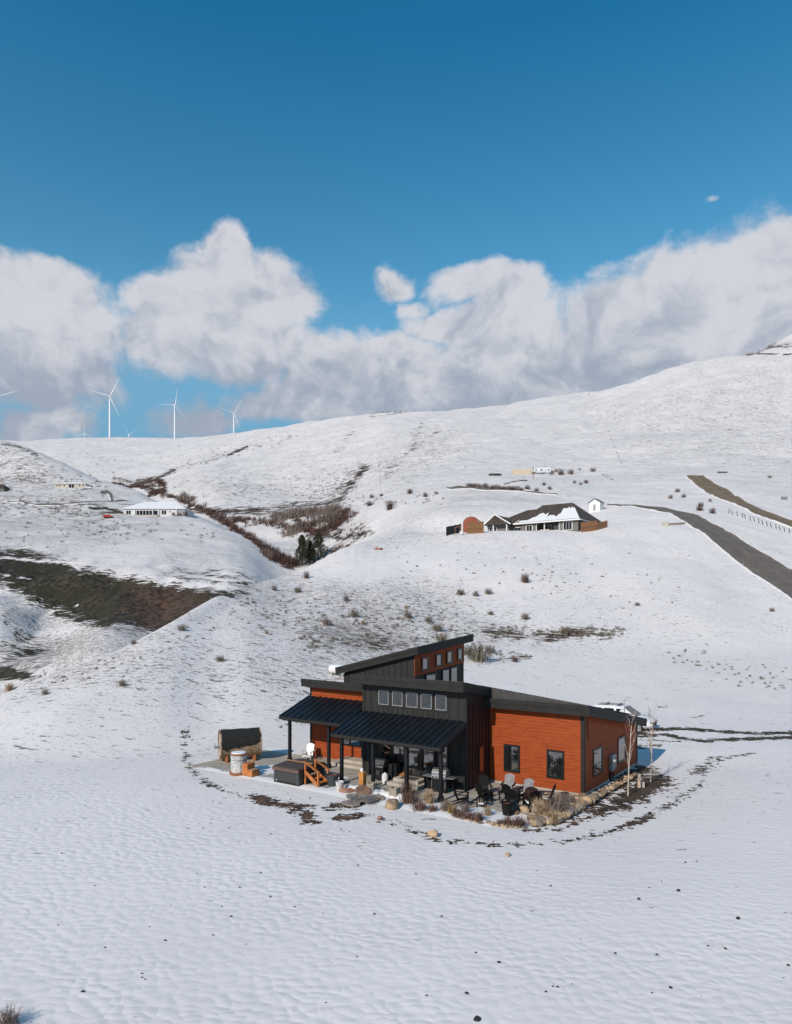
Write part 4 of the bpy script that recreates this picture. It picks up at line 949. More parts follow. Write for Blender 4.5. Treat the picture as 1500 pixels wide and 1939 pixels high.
# hot tub, cover folded in two halves
t_ = T('hot_tub', -14.62, -6.12, 0, 'square hot tub with dark brown cover on the patio corner', 'hot tub')
HX, HY = 1.05, 1.95
HX, HY = .94, 1.10
b = MB(); b.box(-HX, HX, -HY, HY, .05, .82); b.build('tub_skirt', 'tub_skirt', t_, bevel=.09)
b = MB(); b.box(-HX - .02, HX + .02, -HY - .02, HY + .02, 0, .07); b.build('base', 'rubber', t_)
for sx in (-1, 1):
    for sy in (-1, 1):
        b = MB(); b.box(sx * HX - .10, sx * HX + .10, sy * HY - .10, sy * HY + .10, .04, .84); b.v = [(x_ - sx * .075, y_ - sy * .075, z_) for x_, y_, z_ in b.v]; b.build('corner_panel', 'dark_bin', t_, bevel=.03)
for sy, lab in ((-1, None), (1, None)):
    y0, y1 = (-HY - .08, -.03) if sy < 0 else (.03, HY + .08)
    b = MB(); e = .22
    zt = lambda y_: 1.02 if abs(y_) < .1 else .93
    b.hexa([(-HX - .07, y0, .80), (HX + .07, y0, .80), (HX + .07, y1, .80), (-HX - .07, y1, .80)], [(-HX - .05, y0, zt(y0)), (HX + .05, y0, zt(y0)), (HX + .05, y1, zt(y1)), (-HX - .05, y1, zt(y1))])
    c = b.build('cover', 'tub_cover', t_, bevel=.06)
    b = MB(); b.box(-HX - .08, HX + .08, (y0 if sy < 0 else y1) - .03, (y0 if sy < 0 else y1) + .03, .70, .86); b.build('cover_skirt', 'tub_cover_edge', c, bevel=.02)
b = MB(); b.box(-HX - .05, HX + .05, -.06, .05, 1.03, 1.07); b.build('lifter_bar', 'cedar', t_)
b = MB(); b.box(-HX + .12, -HX + .22, -HY - .012, -HY, .1, .15); b.build('badge', 'white_plastic', t_)
# steps with rails on the right side of the tub
t_ = T('tub_steps', -13.35, -6.35, 0, 'red cedar steps with two handrails against the hot tub', 'steps')
for sy in (-.42, .42):
    b = MB(); b.bar((-.22, sy, 0), (-.22, sy, 1.28), .09, .09); b.build('rail_post', 'step_wood', t_)
    b = MB(); b.bar((.72, sy, 0), (.72, sy, .78), .09, .09); b.build('rail_post', 'step_wood', t_)
    b = MB(); b.bar((-.30, sy, 1.30), (.80, sy, .80), .13, .05); b.build('handrail', 'step_wood', t_)
    b = MB(); b.bar((-.20, sy, .70), (.76, sy, .04), .05, .20); b.build('stringer', 'step_wood', t_)
for k, (x_, z_) in enumerate(((-.05, .58), (.25, .38), (.55, .18))):
    b = MB(); b.box(x_ - .15, x_ + .15, -.38, .38, z_ - .04, z_); b.build('tread', 'step_wood' if k else 'weathered_stave', t_)

# adirondack chairs
def adirondack(name, x, y, rz, label, m='black_plastic', backm=None, group=None, snow=False, cat='chair', snowm='snow'):
    t_ = T(name, x, y, rz, label, cat, group); t_.scale = (.94, .94, .94)     # faces local -y
    b = MB()
    for k in range(5): s0 = -.25 + k * .102; b.hexa([(s0, -.30 + 0, .34), (s0 + .09, -.30, .34), (s0 + .09, .22, .22), (s0, .22, .22)], [(s0, -.30, .365), (s0 + .09, -.30, .365), (s0 + .09, .22, .245), (s0, .22, .245)])
    b.box(-.28, .28, -.34, -.30, .22, .37); b.build('seat', m, t_)
    b = MB(); H5 = (.84, .90, .92, .90, .84)
    for k in range(5):
        c0 = -.20 + k * .1; top = H5[k]; fan = 1.15; y0 = .17; L_ = top
        za, zb2 = .20, .20 + L_ * .93; ya, yb_ = y0, y0 + L_ * .36
        b.hexa([(c0 - .045, ya, za), (c0 + .045, ya, za), (c0 + .045, ya + .025, za), (c0 - .045, ya + .025, za)],
               [(c0 * fan - .053, yb_, zb2), (c0 * fan + .053, yb_, zb2), (c0 * fan + .053, yb_ + .025, zb2), (c0 * fan - .053, yb_ + .025, zb2)])
    b.box(-.30, .30, .355, .385, .60, .66); b.build('backrest', backm or m, t_)
    for sx in (-1, 1):
        b = MB(); b.hexa([(sx * .34 - .07, -.40, .56), (sx * .34 + .07, -.40, .56), (sx * .34 + .045, .42, .56), (sx * .34 - .045, .42, .56)], [(sx * .34 - .07, -.40, .585), (sx * .34 + .07, -.40, .585), (sx * .34 + .045, .42, .585), (sx * .34 - .045, .42, .585)]); b.build('armrest', m, t_)
        b = MB(); b.box(sx * .30 - .02, sx * .30 + .02, -.36, -.26, 0, .56); b.build('leg', m, t_)
        b = MB(); b.hexa([(sx * .30 - .018, .58, 0), (sx * .30 + .018, .58, 0), (sx * .30 + .018, .70, 0), (sx * .30 - .018, .70, 0)], [(sx * .30 - .018, -.30, .26), (sx * .30 + .018, -.30, .26), (sx * .30 + .018, -.28, .37), (sx * .30 - .018, -.28, .37)]); b.build('leg', m, t_)
    if snow:
        b = MB(); b.hexa([(-.24, -.27, .368), (.25, -.28, .368), (.22, .10, .278), (-.2, .12, .275)], [(-.2, -.24, .41), (.21, -.25, .42), (.18, .06, .33), (-.17, .08, .32)]); b.build('seat_snow', snowm, t_, bevel=.02)
    return t_
D2 = math.pi / 2
adirondack('adirondack_chair', -17.9, -1.75, rad(20), 'white adirondack chair with grey slatted back under the left porch', 'weathered_white', 'white_plastic')
GRP = 'black adirondack chairs round the fire bowl'
adirondack('adirondack_chair', -4.45, -5.15, rad(115), 'black adirondack chair nearest the corner porch post', group=GRP)
adirondack('adirondack_chair', -4.25, -3.05, rad(35), 'black adirondack chair in the shade of the recess', group=GRP)
adirondack('adirondack_chair', -3.75, -4.05, rad(150), 'black adirondack chair turned away behind the side table', group=GRP)
adirondack('adirondack_chair', -3.4, -2.0, rad(15), 'black adirondack chair with pale grey back nearest the dark corner of the orange wall', backm='grey_plastic', group='grey backed adirondack chairs by the orange wall')
adirondack('adirondack_chair', -2.15, -2.45, rad(5), 'black adirondack chair with pale grey back between the two orange wall windows', backm='grey_plastic', group='grey backed adirondack chairs by the orange wall', snow=True)
adirondack('adirondack_chair', -1.0, -2.6, rad(-60), 'black adirondack chair side on against the orange wall, rightmost of the circle', group=GRP, snow=True)
adirondack('adirondack_chair', -1.95, -4.45, rad(-155), 'black adirondack chair with snowy seat behind the black pot', group=GRP, snow=True)
adirondack('adirondack_chair', -1.25, -3.85, rad(-130), 'black adirondack chair with snowy seat beside the wooden stumps', group=GRP, snow=True)
adirondack('adirondack_chair', -2.6, -3.3, rad(170), 'black adirondack chair seen from behind in the middle of the circle', group=GRP)
t_ = T('side_table', -3.38, -5.0, rad(8), 'small square black side table with snow on its lower shelf', 'table')
b = MB()
for k in range(5): b.box(-.22 + k * .09, -.14 + k * .09, -.22, .22, .48, .5)
b.build('table_top', 'black_plastic', t_)
for sx in (-1, 1):
    for sy in (-1, 1): b = MB(); b.box(sx * .19 - .022, sx * .19 + .022, sy * .19 - .022, sy * .19 + .022, 0, .48); b.build('leg', 'black_plastic', t_)
b = MB(); b.box(-.17, .17, -.17, .17, .14, .16); b.build('shelf', 'black_plastic', t_); b = MB(); b.box(-.15, .14, -.15, .12, .162, .2); b.build('shelf_snow', 'snow', t_, bevel=.015)
t_ = T('foot_table', -3.0, -3.1, rad(30), 'low black table between the grey backed chairs', 'table')
b = MB(); b.box(-.35, .35, -.25, .25, .40, .44); b.build('table_top', 'black_plastic', t_)
for sx in (-1, 1):
    for sy in (-1, 1): b = MB(); b.bar((sx * .30, sy * .2, .4), (sx * .34, sy * .24, 0), .05); b.build('leg', 'black_plastic', t_)
t_ = T('fire_bowl', -1.55, -3.15, 0, 'round rusty metal fire bowl standing among the chairs', 'fire bowl')
b = MB(); b.lathe([(.05, .22), (.25, .25), (.38, .42), (.42, .55), (.39, .55), (.34, .42), (.1, .32)], 24); b.build('bowl', 'rust', t_, smooth=True)
for k in range(3): a = k * 2.09; b = MB(); b.bar((.2 * math.cos(a), .2 * math.sin(a), .26), (.34 * math.cos(a), .34 * math.sin(a), 0), .04); b.build('leg', 'black_metal', t_)
b = MB(); b.lathe([(.30, .5), (.34, .62), (.30, .78), (.15, .86), (.03, .88)], 20); b.build('mesh_lid', 'rust', t_, smooth=True)
def pot(name, x, y, r0, r1, h, m, label, soil='terracotta_soil', cat='pot', z=ST):
    t_ = T(name, x, y, 0, label, cat, z=z)
    b = MB(); b.lathe([(r0 * .5, .005), (r0, 0), (r1, h - .05), (r1 + .02, h - .05), (r1 + .02, h), (r1 - .03, h), (r1 - .04, h - .08)], 24); b.build('pot_body', m, t_, smooth=True)
    b = MB(); b.lathe([(.02, h - .07), (r1 - .045, h - .07), (r1 - .05, h - .1), (.02, h - .1)], 20); b.build('soil', soil, t_)
    return t_
pot('plant_pot', -1.78, -5.45, .20, .27, .58, 'black_plastic', 'tall black plant pot at the patio edge in front of the chairs')
pot('plant_pot', -.55, -1.2, .14, .2, .32, 'black_plastic', 'small dark pot against the orange wall beneath its right window')
pot('planter_bucket', -12.2, -6.05, .24, .36, .62, 'dark_bin', 'dark grey tapered planter bucket beside the leftmost middle porch post')
pot('white_bucket', -11.2, -6.62, .19, .22, .50, 'weathered_white', 'weathered white bucket beside the flat rocks', 'snow')
for x_, y_, h, lab in ((-.75, -4.55, .50, 'grey wooden stump at the patio edge, left of the pair'), (-.45, -4.42, .58, 'pale wooden stump at the patio edge, right of the pair')):
    b = MB(); b.lathe([(.02, 0), (.14, 0), (.13, h * .5), (.14, h - .01), (.02, h)], 14); o = b.build('wooden_stump', 'pale_end_wood', None, smooth=True, label=lab, cat='stump', group='wooden stumps at the patio edge'); o.location = LW(x_, y_, ST)
# grills
t_ = T('pellet_smoker', -10.75, -3.45, rad(0), 'black cabinet smoker with silver handle against the dark wall', 'grill')
b = MB(); b.box(-.35, .35, -.28, .28, .08, .78); c = b.build('cabinet', 'black_metal', t_, bevel=.015)
for sx in (-1, 1): b = MB(); b.bar((sx * .06, -.31, .35), (sx * .06, -.31, .62), .03); b.build('handle', 'stainless', c)
b = MB(); b.prism([(-.28, .82), (-.30, .98), (-.18, 1.18), (.05, 1.25), (.28, 1.22), (.28, .82)], -.37, .37); b.v = [(y_, x_, z_) for x_, y_, z_ in b.v]; c = b.build('lid', 'dark_bin', t_, bevel=.01)
b = MB(); b.box(-.36, .36, -.36, -.28, .80, .86); b.build('front_shelf', 'stainless', t_); b = MB(); b.bar((-.2, -.36, 1.0), (.2, -.36, 1.0), .04); b.build('handle', 'stainless', c)
t_ = T('covered_grill', -9.98, -3.2, 0, 'black fabric covered box next to the cabinet smoker', 'grill cover')
b = MB(); b.hexa([(-.28, -.3, 0), (.3, -.3, 0), (.3, .25, 0), (-.28, .25, 0)], [(-.24, -.26, 1.0), (.24, -.24, 1.02), (.25, .22, 1.0), (-.22, .2, .98)]); b.build('fabric_cover', 'black_felt', t_, bevel=.05)
t_ = T('white_jug', -10.18, -3.85, 0, 'white plastic jug standing before the black covered box', 'jug')
b = MB(); b.lathe([(.05, 0), (.17, 0), (.18, .05), (.18, .42), (.15, .50), (.07, .54), (.06, .58), (.02, .58)], 18); b.build('jug_body', 'white_plastic', t_, smooth=True)
b = MB(); b.box(-.08, .08, -.19, -.15, .42, .45); b.build('jug_handle', 'white_plastic', t_)
t_ = T('firewood_stack', -9.62, -3.2, rad(10), 'split firewood leaning against the dark wall by the steps', 'firewood')
rnd = random.Random(5)
for k in range(5): b = MB(); x_ = -.1 + k * .11; b.prism([(-.05, 0), (.06, .0), (.0, .08)], -.28, .28); M_ = Matrix.Translation((x_, 0, .15 + .05 * k)) @ Matrix.Rotation(rad(60 + 6 * k), 4, 'X'); b.v = [tuple(M_ @ Vector(p)) for p in b.v]; b.build('firewood_log', 'cedar', t_)
t_ = T('gas_grill', -6.55, -3.75, rad(6), 'wide gas grill with stainless side shelves under the middle porch', 'grill')
b = MB(); b.box(-.42, .42, -.26, .26, .12, .80); c = b.build('cabinet', 'black_metal', t_, bevel=.015)
for sx in (-1, 1): b = MB(); b.bar((sx * .40, -.28, .3), (sx * .40, -.28, .66), .03); b.build('handle', 'stainless', c)
b = MB(); b.box(-.95, -.43, -.28, .24, .82, .87); b.build('side_shelf', 'stainless', t_); b = MB(); b.box(.43, .85, -.28, .24, .82, .87); b.build('side_shelf', 'stainless', t_)
b = MB(); b.box(-.42, .42, -.33, -.26, .78, .93); c = b.build('control_panel', 'stainless', t_, bevel=.01)
for k in range(4): b = MB(); b.tube([(-.3 + k * .2, -.33, .855), (-.3 + k * .2, -.37, .855)], .035, 10); b.build('knob', 'black_plastic', c)
b = MB(); b.prism([(-.26, .90), (-.27, 1.08), (-.15, 1.24), (.1, 1.28), (.27, 1.2), (.27, .9)], -.42, .42); b.v = [(y_, x_, z_) for x_, y_, z_ in b.v]; c = b.build('lid', 'stainless', t_, bevel=.02)
for sx in (-1, 1): b = MB(); b.tube([(sx * .34 - .03, -.15, .07), (sx * .34 + .03, -.15, .07)], .07, 12); b.build('wheel', 'rubber', t_)
t_ = T('storage_bin', -7.45, -3.3, 0, 'black lidded bin left of the wide gas grill', 'bin')
b = MB(); b.hexa([(-.25, -.25, 0), (.25, -.25, 0), (.25, .25, 0), (-.25, .25, 0)], [(-.3, -.3, .72), (.3, -.3, .72), (.3, .3, .72), (-.3, .3, .72)]); b.build('bin_body', 'black_plastic', t_, bevel=.02)
b = MB(); b.box(-.33, .33, -.33, .33, .725, .78); b.build('lid', 'black_plastic', t_, bevel=.015)
# amber post with cap, folding chair
t_ = T('amber_post', -10.35, -5.7, 0, 'orange brown wooden pedestal with a white cup on top', 'pedestal')
b = MB(); b.hexa([(-.13, -.13, 0), (.13, -.13, 0), (.13, .13, 0), (-.13, .13, 0)], [(-.16, -.16, .95), (.16, -.16, .95), (.16, .16, .95), (-.16, .16, .95)]); b.build('post_body', 'amber_post', t_, bevel=.01)
b = MB(); b.lathe([(.02, .955), (.08, .955), (.09, 1.1), (.07, 1.14), (.02, 1.14)], 14, (-.05, 0, 0)); b.build('cup', 'white_plastic', t_, smooth=True)
t_ = T('folding_chair', -12.9, -1.6, rad(70), 'tan fabric folding chair beside the left porch doors', 'chair')
b = MB(); b.box(-.25, .25, -.22, .22, .42, .45); b.build('seat', 'tan_tarp', t_); b = MB(); b.hexa([(-.25, .20, .46), (.25, .20, .46), (.25, .24, .46), (-.25, .24, .46)], [(-.25, .34, 1.0), (.25, .34, 1.0), (.25, .37, 1.0), (-.25, .37, 1.0)]); b.build('backrest', 'cedar', t_)
for sx in (-1, 1):
    b = MB(); b.bar((sx * .26, -.22, 0), (sx * .26, .3, .9), .03); b.build('leg', 'black_metal', t_); b = MB(); b.bar((sx * .26, .26, 0), (sx * .26, -.22, .45), .03); b.build('leg', 'black_metal', t_)
# hollow concrete blocks at the front edge
for x_, y_, r_, h, lab in ((-9.55, -5.95, rad(10), .52, 'square hollow tan chimney block by the second middle porch post'), (-8.0, -5.98, rad(4), .50, 'square hollow tan chimney block right of the snow drift')):
    t_ = T('chimney_block', x_, y_, r_, lab, 'block', 'hollow blocks on the patio edge')
    for k, (a0, a1, c0, c1) in enumerate(((-.22, .22, -.22, -.15), (-.22, .22, .15, .22), (-.22, -.15, -.149, .149), (.15, .22, -.149, .149))):
        b = MB(); b.box(a0, a1, c0, c1, 0, h); b.build('block_side', 'concrete_block', t_)

# rocks
ROCKM = {}
def rock_mesh(seed, m, flat=.7):
    key = (seed, m, flat)
    if key in ROCKM: return ROCKM[key]
    rnd = random.Random(seed); bm = bmesh.new(); bmesh.ops.create_icosphere(bm, subdivisions=2, radius=.5)
    ax = [(Vector((rnd.gauss(0, 1), rnd.gauss(0, 1), rnd.gauss(0, 1))).normalized(), rnd.uniform(.28, .42)) for _ in range(9)]
    for v in bm.verts:
        for n_, d_ in ax:
            k = v.co.dot(n_) - d_
            if k > 0: v.co -= n_ * k * .92
        v.co *= 1 + rnd.uniform(-.05, .05); v.co.z *= flat
    me = bpy.data.meshes.new('rock'); bm.to_mesh(me); bm.free(); me.materials.append(MATS[m]); ROCKM[key] = me; return me
def rock(parent, loc, s, m='stone', flat=.75, name='rock', seed=None, **k):
    o = bpy.data.objects.new(name, rock_mesh((seed if seed is not None else random.randrange(6)), m, flat)); COL.objects.link(o)
    o.parent = parent; o.location = loc; o.rotation_euler = (random.uniform(-.2, .2), random.uniform(-.2, .2), random.uniform(0, 6.28))
    o.scale = (s * random.uniform(.85, 1.2), s * random.uniform(.8, 1.1), s * random.uniform(.8, 1.1)); return finish(o, **k)
# tumbled rock border curving round the right end of the patio bed
t_ = empty('rock_border', (0, 0, 0), 0, 'piled tan boulders curving from the garden bed round the right corner of the house', 'rock border')
line = [(1008, 1565), (1030, 1563), (1052, 1558), (1070, 1551), (1085, 1543), (1098, 1535), (1112, 1527), (1128, 1518), (1145, 1508), (1160, 1500), (1175, 1490), (1192, 1479), (1205, 1471)]
random.seed(21)
pts = [px(*p) for p in line]
for k in range(190):
    s = random.random() ** 1.15 * (len(pts) - 1); i = min(int(s), len(pts) - 2); p = pts[i].lerp(pts[i + 1], s - i)
    wid = 1.15 if s < 6 else .65; off = random.uniform(0, wid) * (1 if random.random() < .8 else .3)
    p = p + EY * off * .75 - EX * off * .45; big = (.50 if s < 6 else .34) * random.uniform(.5, 1.05)
    if off < .25 and s < 7: big = random.uniform(.45, .62)
    rock(t_, (p.x, p.y, .03 + big * .2 + (off * .18 if s < 6 else .05)), big, random.choice(['stone', 'stone', 'stone', 'stone_grey']), .78)
# smaller border of flat stones along the front of the bed
t_ = empty('stone_edging', (0, 0, 0), 0, 'row of low reddish stones edging the garden bed below the patio', 'stone edging')
line = [(835, 1533), (860, 1545), (885, 1553), (920, 1559), (955, 1565), (990, 1568)]; pts = [px(*p) for p in line]
for k in range(60):
    s = k / 60 * (len(pts) - 1); i = int(s); p = pts[i].lerp(pts[i + 1], s - i) + Vector((random.uniform(-.12, .12), random.uniform(-.15, .2), 0))
    rock(t_, (p.x, p.y, .03), random.uniform(.14, .34), random.choice(['stone_red', 'stone', 'stone_grey']), .5)
t_ = empty('rubble_bed', (0, 0, 0), 0, 'pale rubble strewn under the orange wall beside the patio', 'rubble')
for k in range(120):
    u = random.uniform(1030, 1110); v = random.uniform(1500 + (u - 1030) * .12, 1530); p = px(u, v)
    rock(t_, (p.x, p.y, .04), random.uniform(.1, .26), random.choice(['stone', 'stone_red', 'stone']), .6)
for (u, v, s, m_, fl, lab) in [(658, 1501, .85, 'stone_red', .45, 'flat reddish rock in front of the white bucket'), (690, 1503, 1.1, 'stone_red', .6, 'craggy red brown boulder left of the first chimney block'),
                            (742, 1529, .95, 'stone', .7, 'square tan boulder below the second chimney block'), (992, 1537, .7, 'stone', .6, 'tan boulder right of the tall black pot'),
                            (976, 1541, .45, 'stone_red', .5, 'small red rock beside the tall black pot'), (820, 1583, .62, 'stone', .6, 'lone tan rock lying in the snow below the garden bed'),
                            (962, 1621, .28, 'stone', .6, 'small brown stone alone in the snow below the bed track'), (719, 1552, .45, 'stone_red', .4, 'dull brown tuft of stones in snow under the slate pile'),
                            (870, 1530, .3, 'stone_grey', .6, 'grey brown stone at the left end of the garden bed')]:
    p = px(u, v); rock(None, (p.x, p.y, s * fl * .2 + .03), s, m_, fl, label=lab, cat='rock')
for (u, v, s, lab) in [(903, 1931, .26, 'snow topped black rock at the bottom edge of the photo'), (1398, 1740, .22, 'black rock alone in the snow at the far right foreground'), (1285, 1687, .2, 'black rock uphill of the lone right foreground rock'),
                       (1210, 1703, .15, 'small black rock left of the pair of right foreground rocks'), (884, 1882, .14, 'tiny black rock above the bottom edge rock'), (945, 1823, .15, 'tiny black rock in the middle foreground snow'),
                       (1165, 1806, .12, 'tiny black rock in the foreground snow below the small one'), (1043, 1678, .12, 'tiny dark rock in the snow below the boulder border'), (1270, 1871, .13, 'tiny black rock low in the right foreground'),
                       (836, 1736, .10, 'tiny black speck of rock left in the middle foreground'), (1374, 1797, .12, 'tiny black rock under the far right rock'), (1493, 1829, .14, 'black rock at the right edge of the photo'), (901, 1805, .10, 'tiny black rock beside the middle foreground one')]:
    p = px(u, v); rock(None, (p.x, p.y, .02), s * .8, 'dark_rock', .6, label=lab, cat='rock', group='black rocks scattered over the foreground snow')
b = MB(); random.seed(9)
for k in range(70):
    u = random.uniform(60, 620) if k % 3 else random.uniform(600, 1500); v = random.uniform(1500, 1900); p = px(u, v); s = random.uniform(.03, .07)
    b.add([(p.x - s, p.y, .0), (p.x + s, p.y - s * .4, .0), (p.x + s * .3, p.y + s, .0), (p.x, p.y, s * .9)], [(0, 1, 3), (1, 2, 3), (2, 0, 3)])
b.build('dark_debris', 'dark_rock', None, kind='stuff')

# slate slabs lying in front of the patio
t_ = empty('slate_slabs', (0, 0, 0), 0, 'thin grey brown slabs stacked flat in the snow before the patio', 'stone slabs')
for (u0, v0, u1, v1, z_) in [(640, 1530, 690, 1518, .06), (668, 1524, 722, 1512, .10), (690, 1520, 735, 1508, .05), (650, 1518, 700, 1510, .14)]:
    a_ = px(u0, v0); c_ = px(u1, v1); m0 = (a_ + c_) / 2; dx_ = abs(c_.x - a_.x) / 2; dy_ = .55
    b = MB(); n = 9; ring = [(m0.x + dx_ * math.cos(2 * math.pi * k / n) * random.uniform(.75, 1.15), m0.y + dy_ * math.sin(2 * math.pi * k / n) * random.uniform(.7, 1.2)) for k in range(n)]
    b.add([(x_, y_, z_) for x_, y_ in ring] + [(x_, y_, z_ + .06) for x_, y_ in ring], [tuple(range(n - 1, -1, -1)), tuple(range(n, 2 * n))] + [(k, (k + 1) % n, (k + 1) % n + n, k + n) for k in range(n)])
    b.build('slab', 'stone_grey', t_)
# wire plant cages
for (u, v, lab) in [(681, 1504, 'wire tomato cage standing in snow left of the first chimney block'), (711, 1507, 'wire tomato cage leaning right of the first chimney block'), (668, 1522, 'thin wire cage over the grey slabs'), (700, 1524, 'wire cage at the right end of the grey slabs')]:
    p = px(u, v); t_ = empty('wire_cage', p, random.uniform(0, 1), lab, 'plant cage', 'wire plant cages before the patio'); b = MB()
    for z_ in (.12, .28, .44): 
        for k in range(12): a = 2 * math.pi * k / 12; a2 = 2 * math.pi * (k + 1) / 12; r_ = .2 + z_ * .15; b.bar((r_ * math.cos(a), r_ * math.sin(a), z_), (r_ * math.cos(a2), r_ * math.sin(a2), z_), .014)
    b.build('wire_ring', 'wire', t_); b = MB()
    for k in range(5): a = 2 * math.pi * k / 5; b.bar((.19 * math.cos(a), .19 * math.sin(a), -.05), (.27 * math.cos(a), .27 * math.sin(a), .5), .014)
    b.build('wire_leg', 'wire', t_)
# snow ridge along the patio front between the blocks
b = MB(); random.seed(5)
for k in range(9):
    x_ = -11.0 + k * .42; 
    b.lathe([(.02, -.02), (.30 + .06 * (k % 3), .02), (.25, .16), (.12, .23 + .03 * (k % 2)), (.02, .25)], 12, (x_, -6.0 + .06 * (k % 3), .02))
o = b.build('snow_ridge', 'snow', None, smooth=True, kind='stuff'); o.location = P0; o.rotation_euler = (0, 0, RZ)

# birch saplings
def sapling(name, base, h, lean, seed, label, r0=.042):
    t_ = empty(name, base, 0, label, 'sapling'); rnd = random.Random(seed); b = MB(); pts = []; n = 9
    for i in range(n): f = i / (n - 1); pts.append(Vector((lean[0] * f * h + .05 * math.sin(3 * f + seed), lean[1] * f * h, h * f)))
    b.tube(pts, [r0 * (1 - .85 * i / (n - 1)) for i in range(n)], 8); b.build('trunk', 'birch_bark', t_, smooth=True)
    for k in range(15):
        f = .32 + .62 * k / 15; i = min(int(f * (n - 1)), n - 2); p = pts[i].lerp(pts[i + 1], f * (n - 1) - i); a = rnd.uniform(0, 6.28); L_ = rnd.uniform(.5, 1.1) * (1.15 - .6 * f)
        d_ = Vector((math.cos(a) * .5, math.sin(a) * .5, 1)).normalized(); q = [p, p + d_ * L_ * .5 + Vector((math.cos(a), math.sin(a), 0)) * .05, p + d_ * L_ + Vector((0, 0, .12))]
        b = MB(); b.tube(q, [.016, .011, .004], 5)
        for j in range(3):
            c0 = q[0].lerp(q[2], rnd.uniform(.4, .9)); a2 = a + rnd.uniform(-1.2, 1.2); b.tube([c0, c0 + Vector((math.cos(a2) * .12, math.sin(a2) * .12, .25)) * rnd.uniform(.8, 1.5)], [.007, .003], 4)
        b.build('branch', 'twig' if k % 2 else 'birch_bark', t_)
    return t_
sapling('birch_sapling', px(1189, 1507), 4.35, (.075, .03), 3, 'pale leafless birch sapling nearer the end wall')
sapling('birch_sapling', px(1231, 1481), 4.3, (.06, .02), 8, 'pale leafless birch sapling farther right behind the stump', .045)
b = MB(); b.lathe([(.02, 0), (.10, 0), (.09, .4), (.09, .74), (.02, .76)], 12); b.box(.1, .26, -.08, .06, 0, .3); o = b.build('post_stump', 'pale_end_wood', None, label='short weathered post between the two birch saplings', cat='post'); o.location = px(1211, 1491)

# tufts, shrubs
def shrub_mesh(name, m, n, h, spread, w, seed, droop=0.0, curved=True):
    rnd = random.Random(seed); vs = []; fs = []
    for k in range(n):
        a = rnd.uniform(0, 6.28); r_ = abs(rnd.gauss(0, .9)); L_ = h * rnd.uniform(.25, 1.0); base = Vector((math.cos(a) * r_ * spread * .22, math.sin(a) * r_ * spread * .22, 0))
        tip = Vector((math.cos(a) * spread * rnd.uniform(.15, 1) * .5, math.sin(a) * spread * rnd.uniform(.15, 1) * .5, L_)); tip.z -= droop * (tip.xy.length / spread) * h
        mid = base.lerp(tip, .5) + Vector((0, 0, h * .12)); sd = Vector((-math.sin(a + rnd.uniform(-1, 1)), math.cos(a), rnd.uniform(-.3, .3))) * w
        i = len(vs); vs += [base - sd, base + sd, mid + sd * .9, mid - sd * .9, tip]; fs += [(i, i + 1, i + 2, i + 3), (i + 3, i + 2, i + 4)]
        for j in range(2):
            s0 = mid.lerp(tip, rnd.uniform(0, .7)); e = s0 + Vector((rnd.gauss(0, 1), rnd.gauss(0, 1), rnd.uniform(.2, 1.2))).normalized() * h * rnd.uniform(.15, .3); i = len(vs)
            vs += [s0 - sd * .7, s0 + sd * .7, e]; fs.append((i, i + 1, i + 2))
    me = bpy.data.meshes.new(name); me.from_pydata([tuple(v) for v in vs], [], fs); me.materials.append(MATS[m]); return me
SH = {k: [shrub_mesh('shrub', m, n, h, sp, w, 10 * i + 1 + q, dr) for q in range(3)] for i, (k, m, n, h, sp, w, dr) in enumerate([
    ('sage', 'sage', 150, .8, 1.15, .011, .25), ('red', 'red_brush', 150, 1.0, 1.1, .010, .1), ('grass', 'dry_grass', 190, .75, .8, .007, .3), ('mul', 'mulberry', 170, .5, 1.0, .012, .3), ('yellow', 'yellow_grass', 150, .5, .7, .012, .4), ('grey', 'grey_brush', 170, 1.0, 1.2, .010, .1)])}
def shrub(kind, loc, s, label, cat='shrub', group=None, name='shrub', sz=1.0, seed=0):
    o = bpy.data.objects.new(name, SH[kind][seed % 3]); COL.objects.link(o); o.location = loc; o.rotation_euler = (0, 0, seed * 1.7); o.scale = (s, s, s * sz)
    return finish(o, label, cat, group)
shrub('grey', px(14, 1942), .75, 'dark sagebrush cut off by the bottom left corner of the photo', 'shrub', seed=2, sz=.6)
BG = 'dormant plants in the garden bed below the patio'
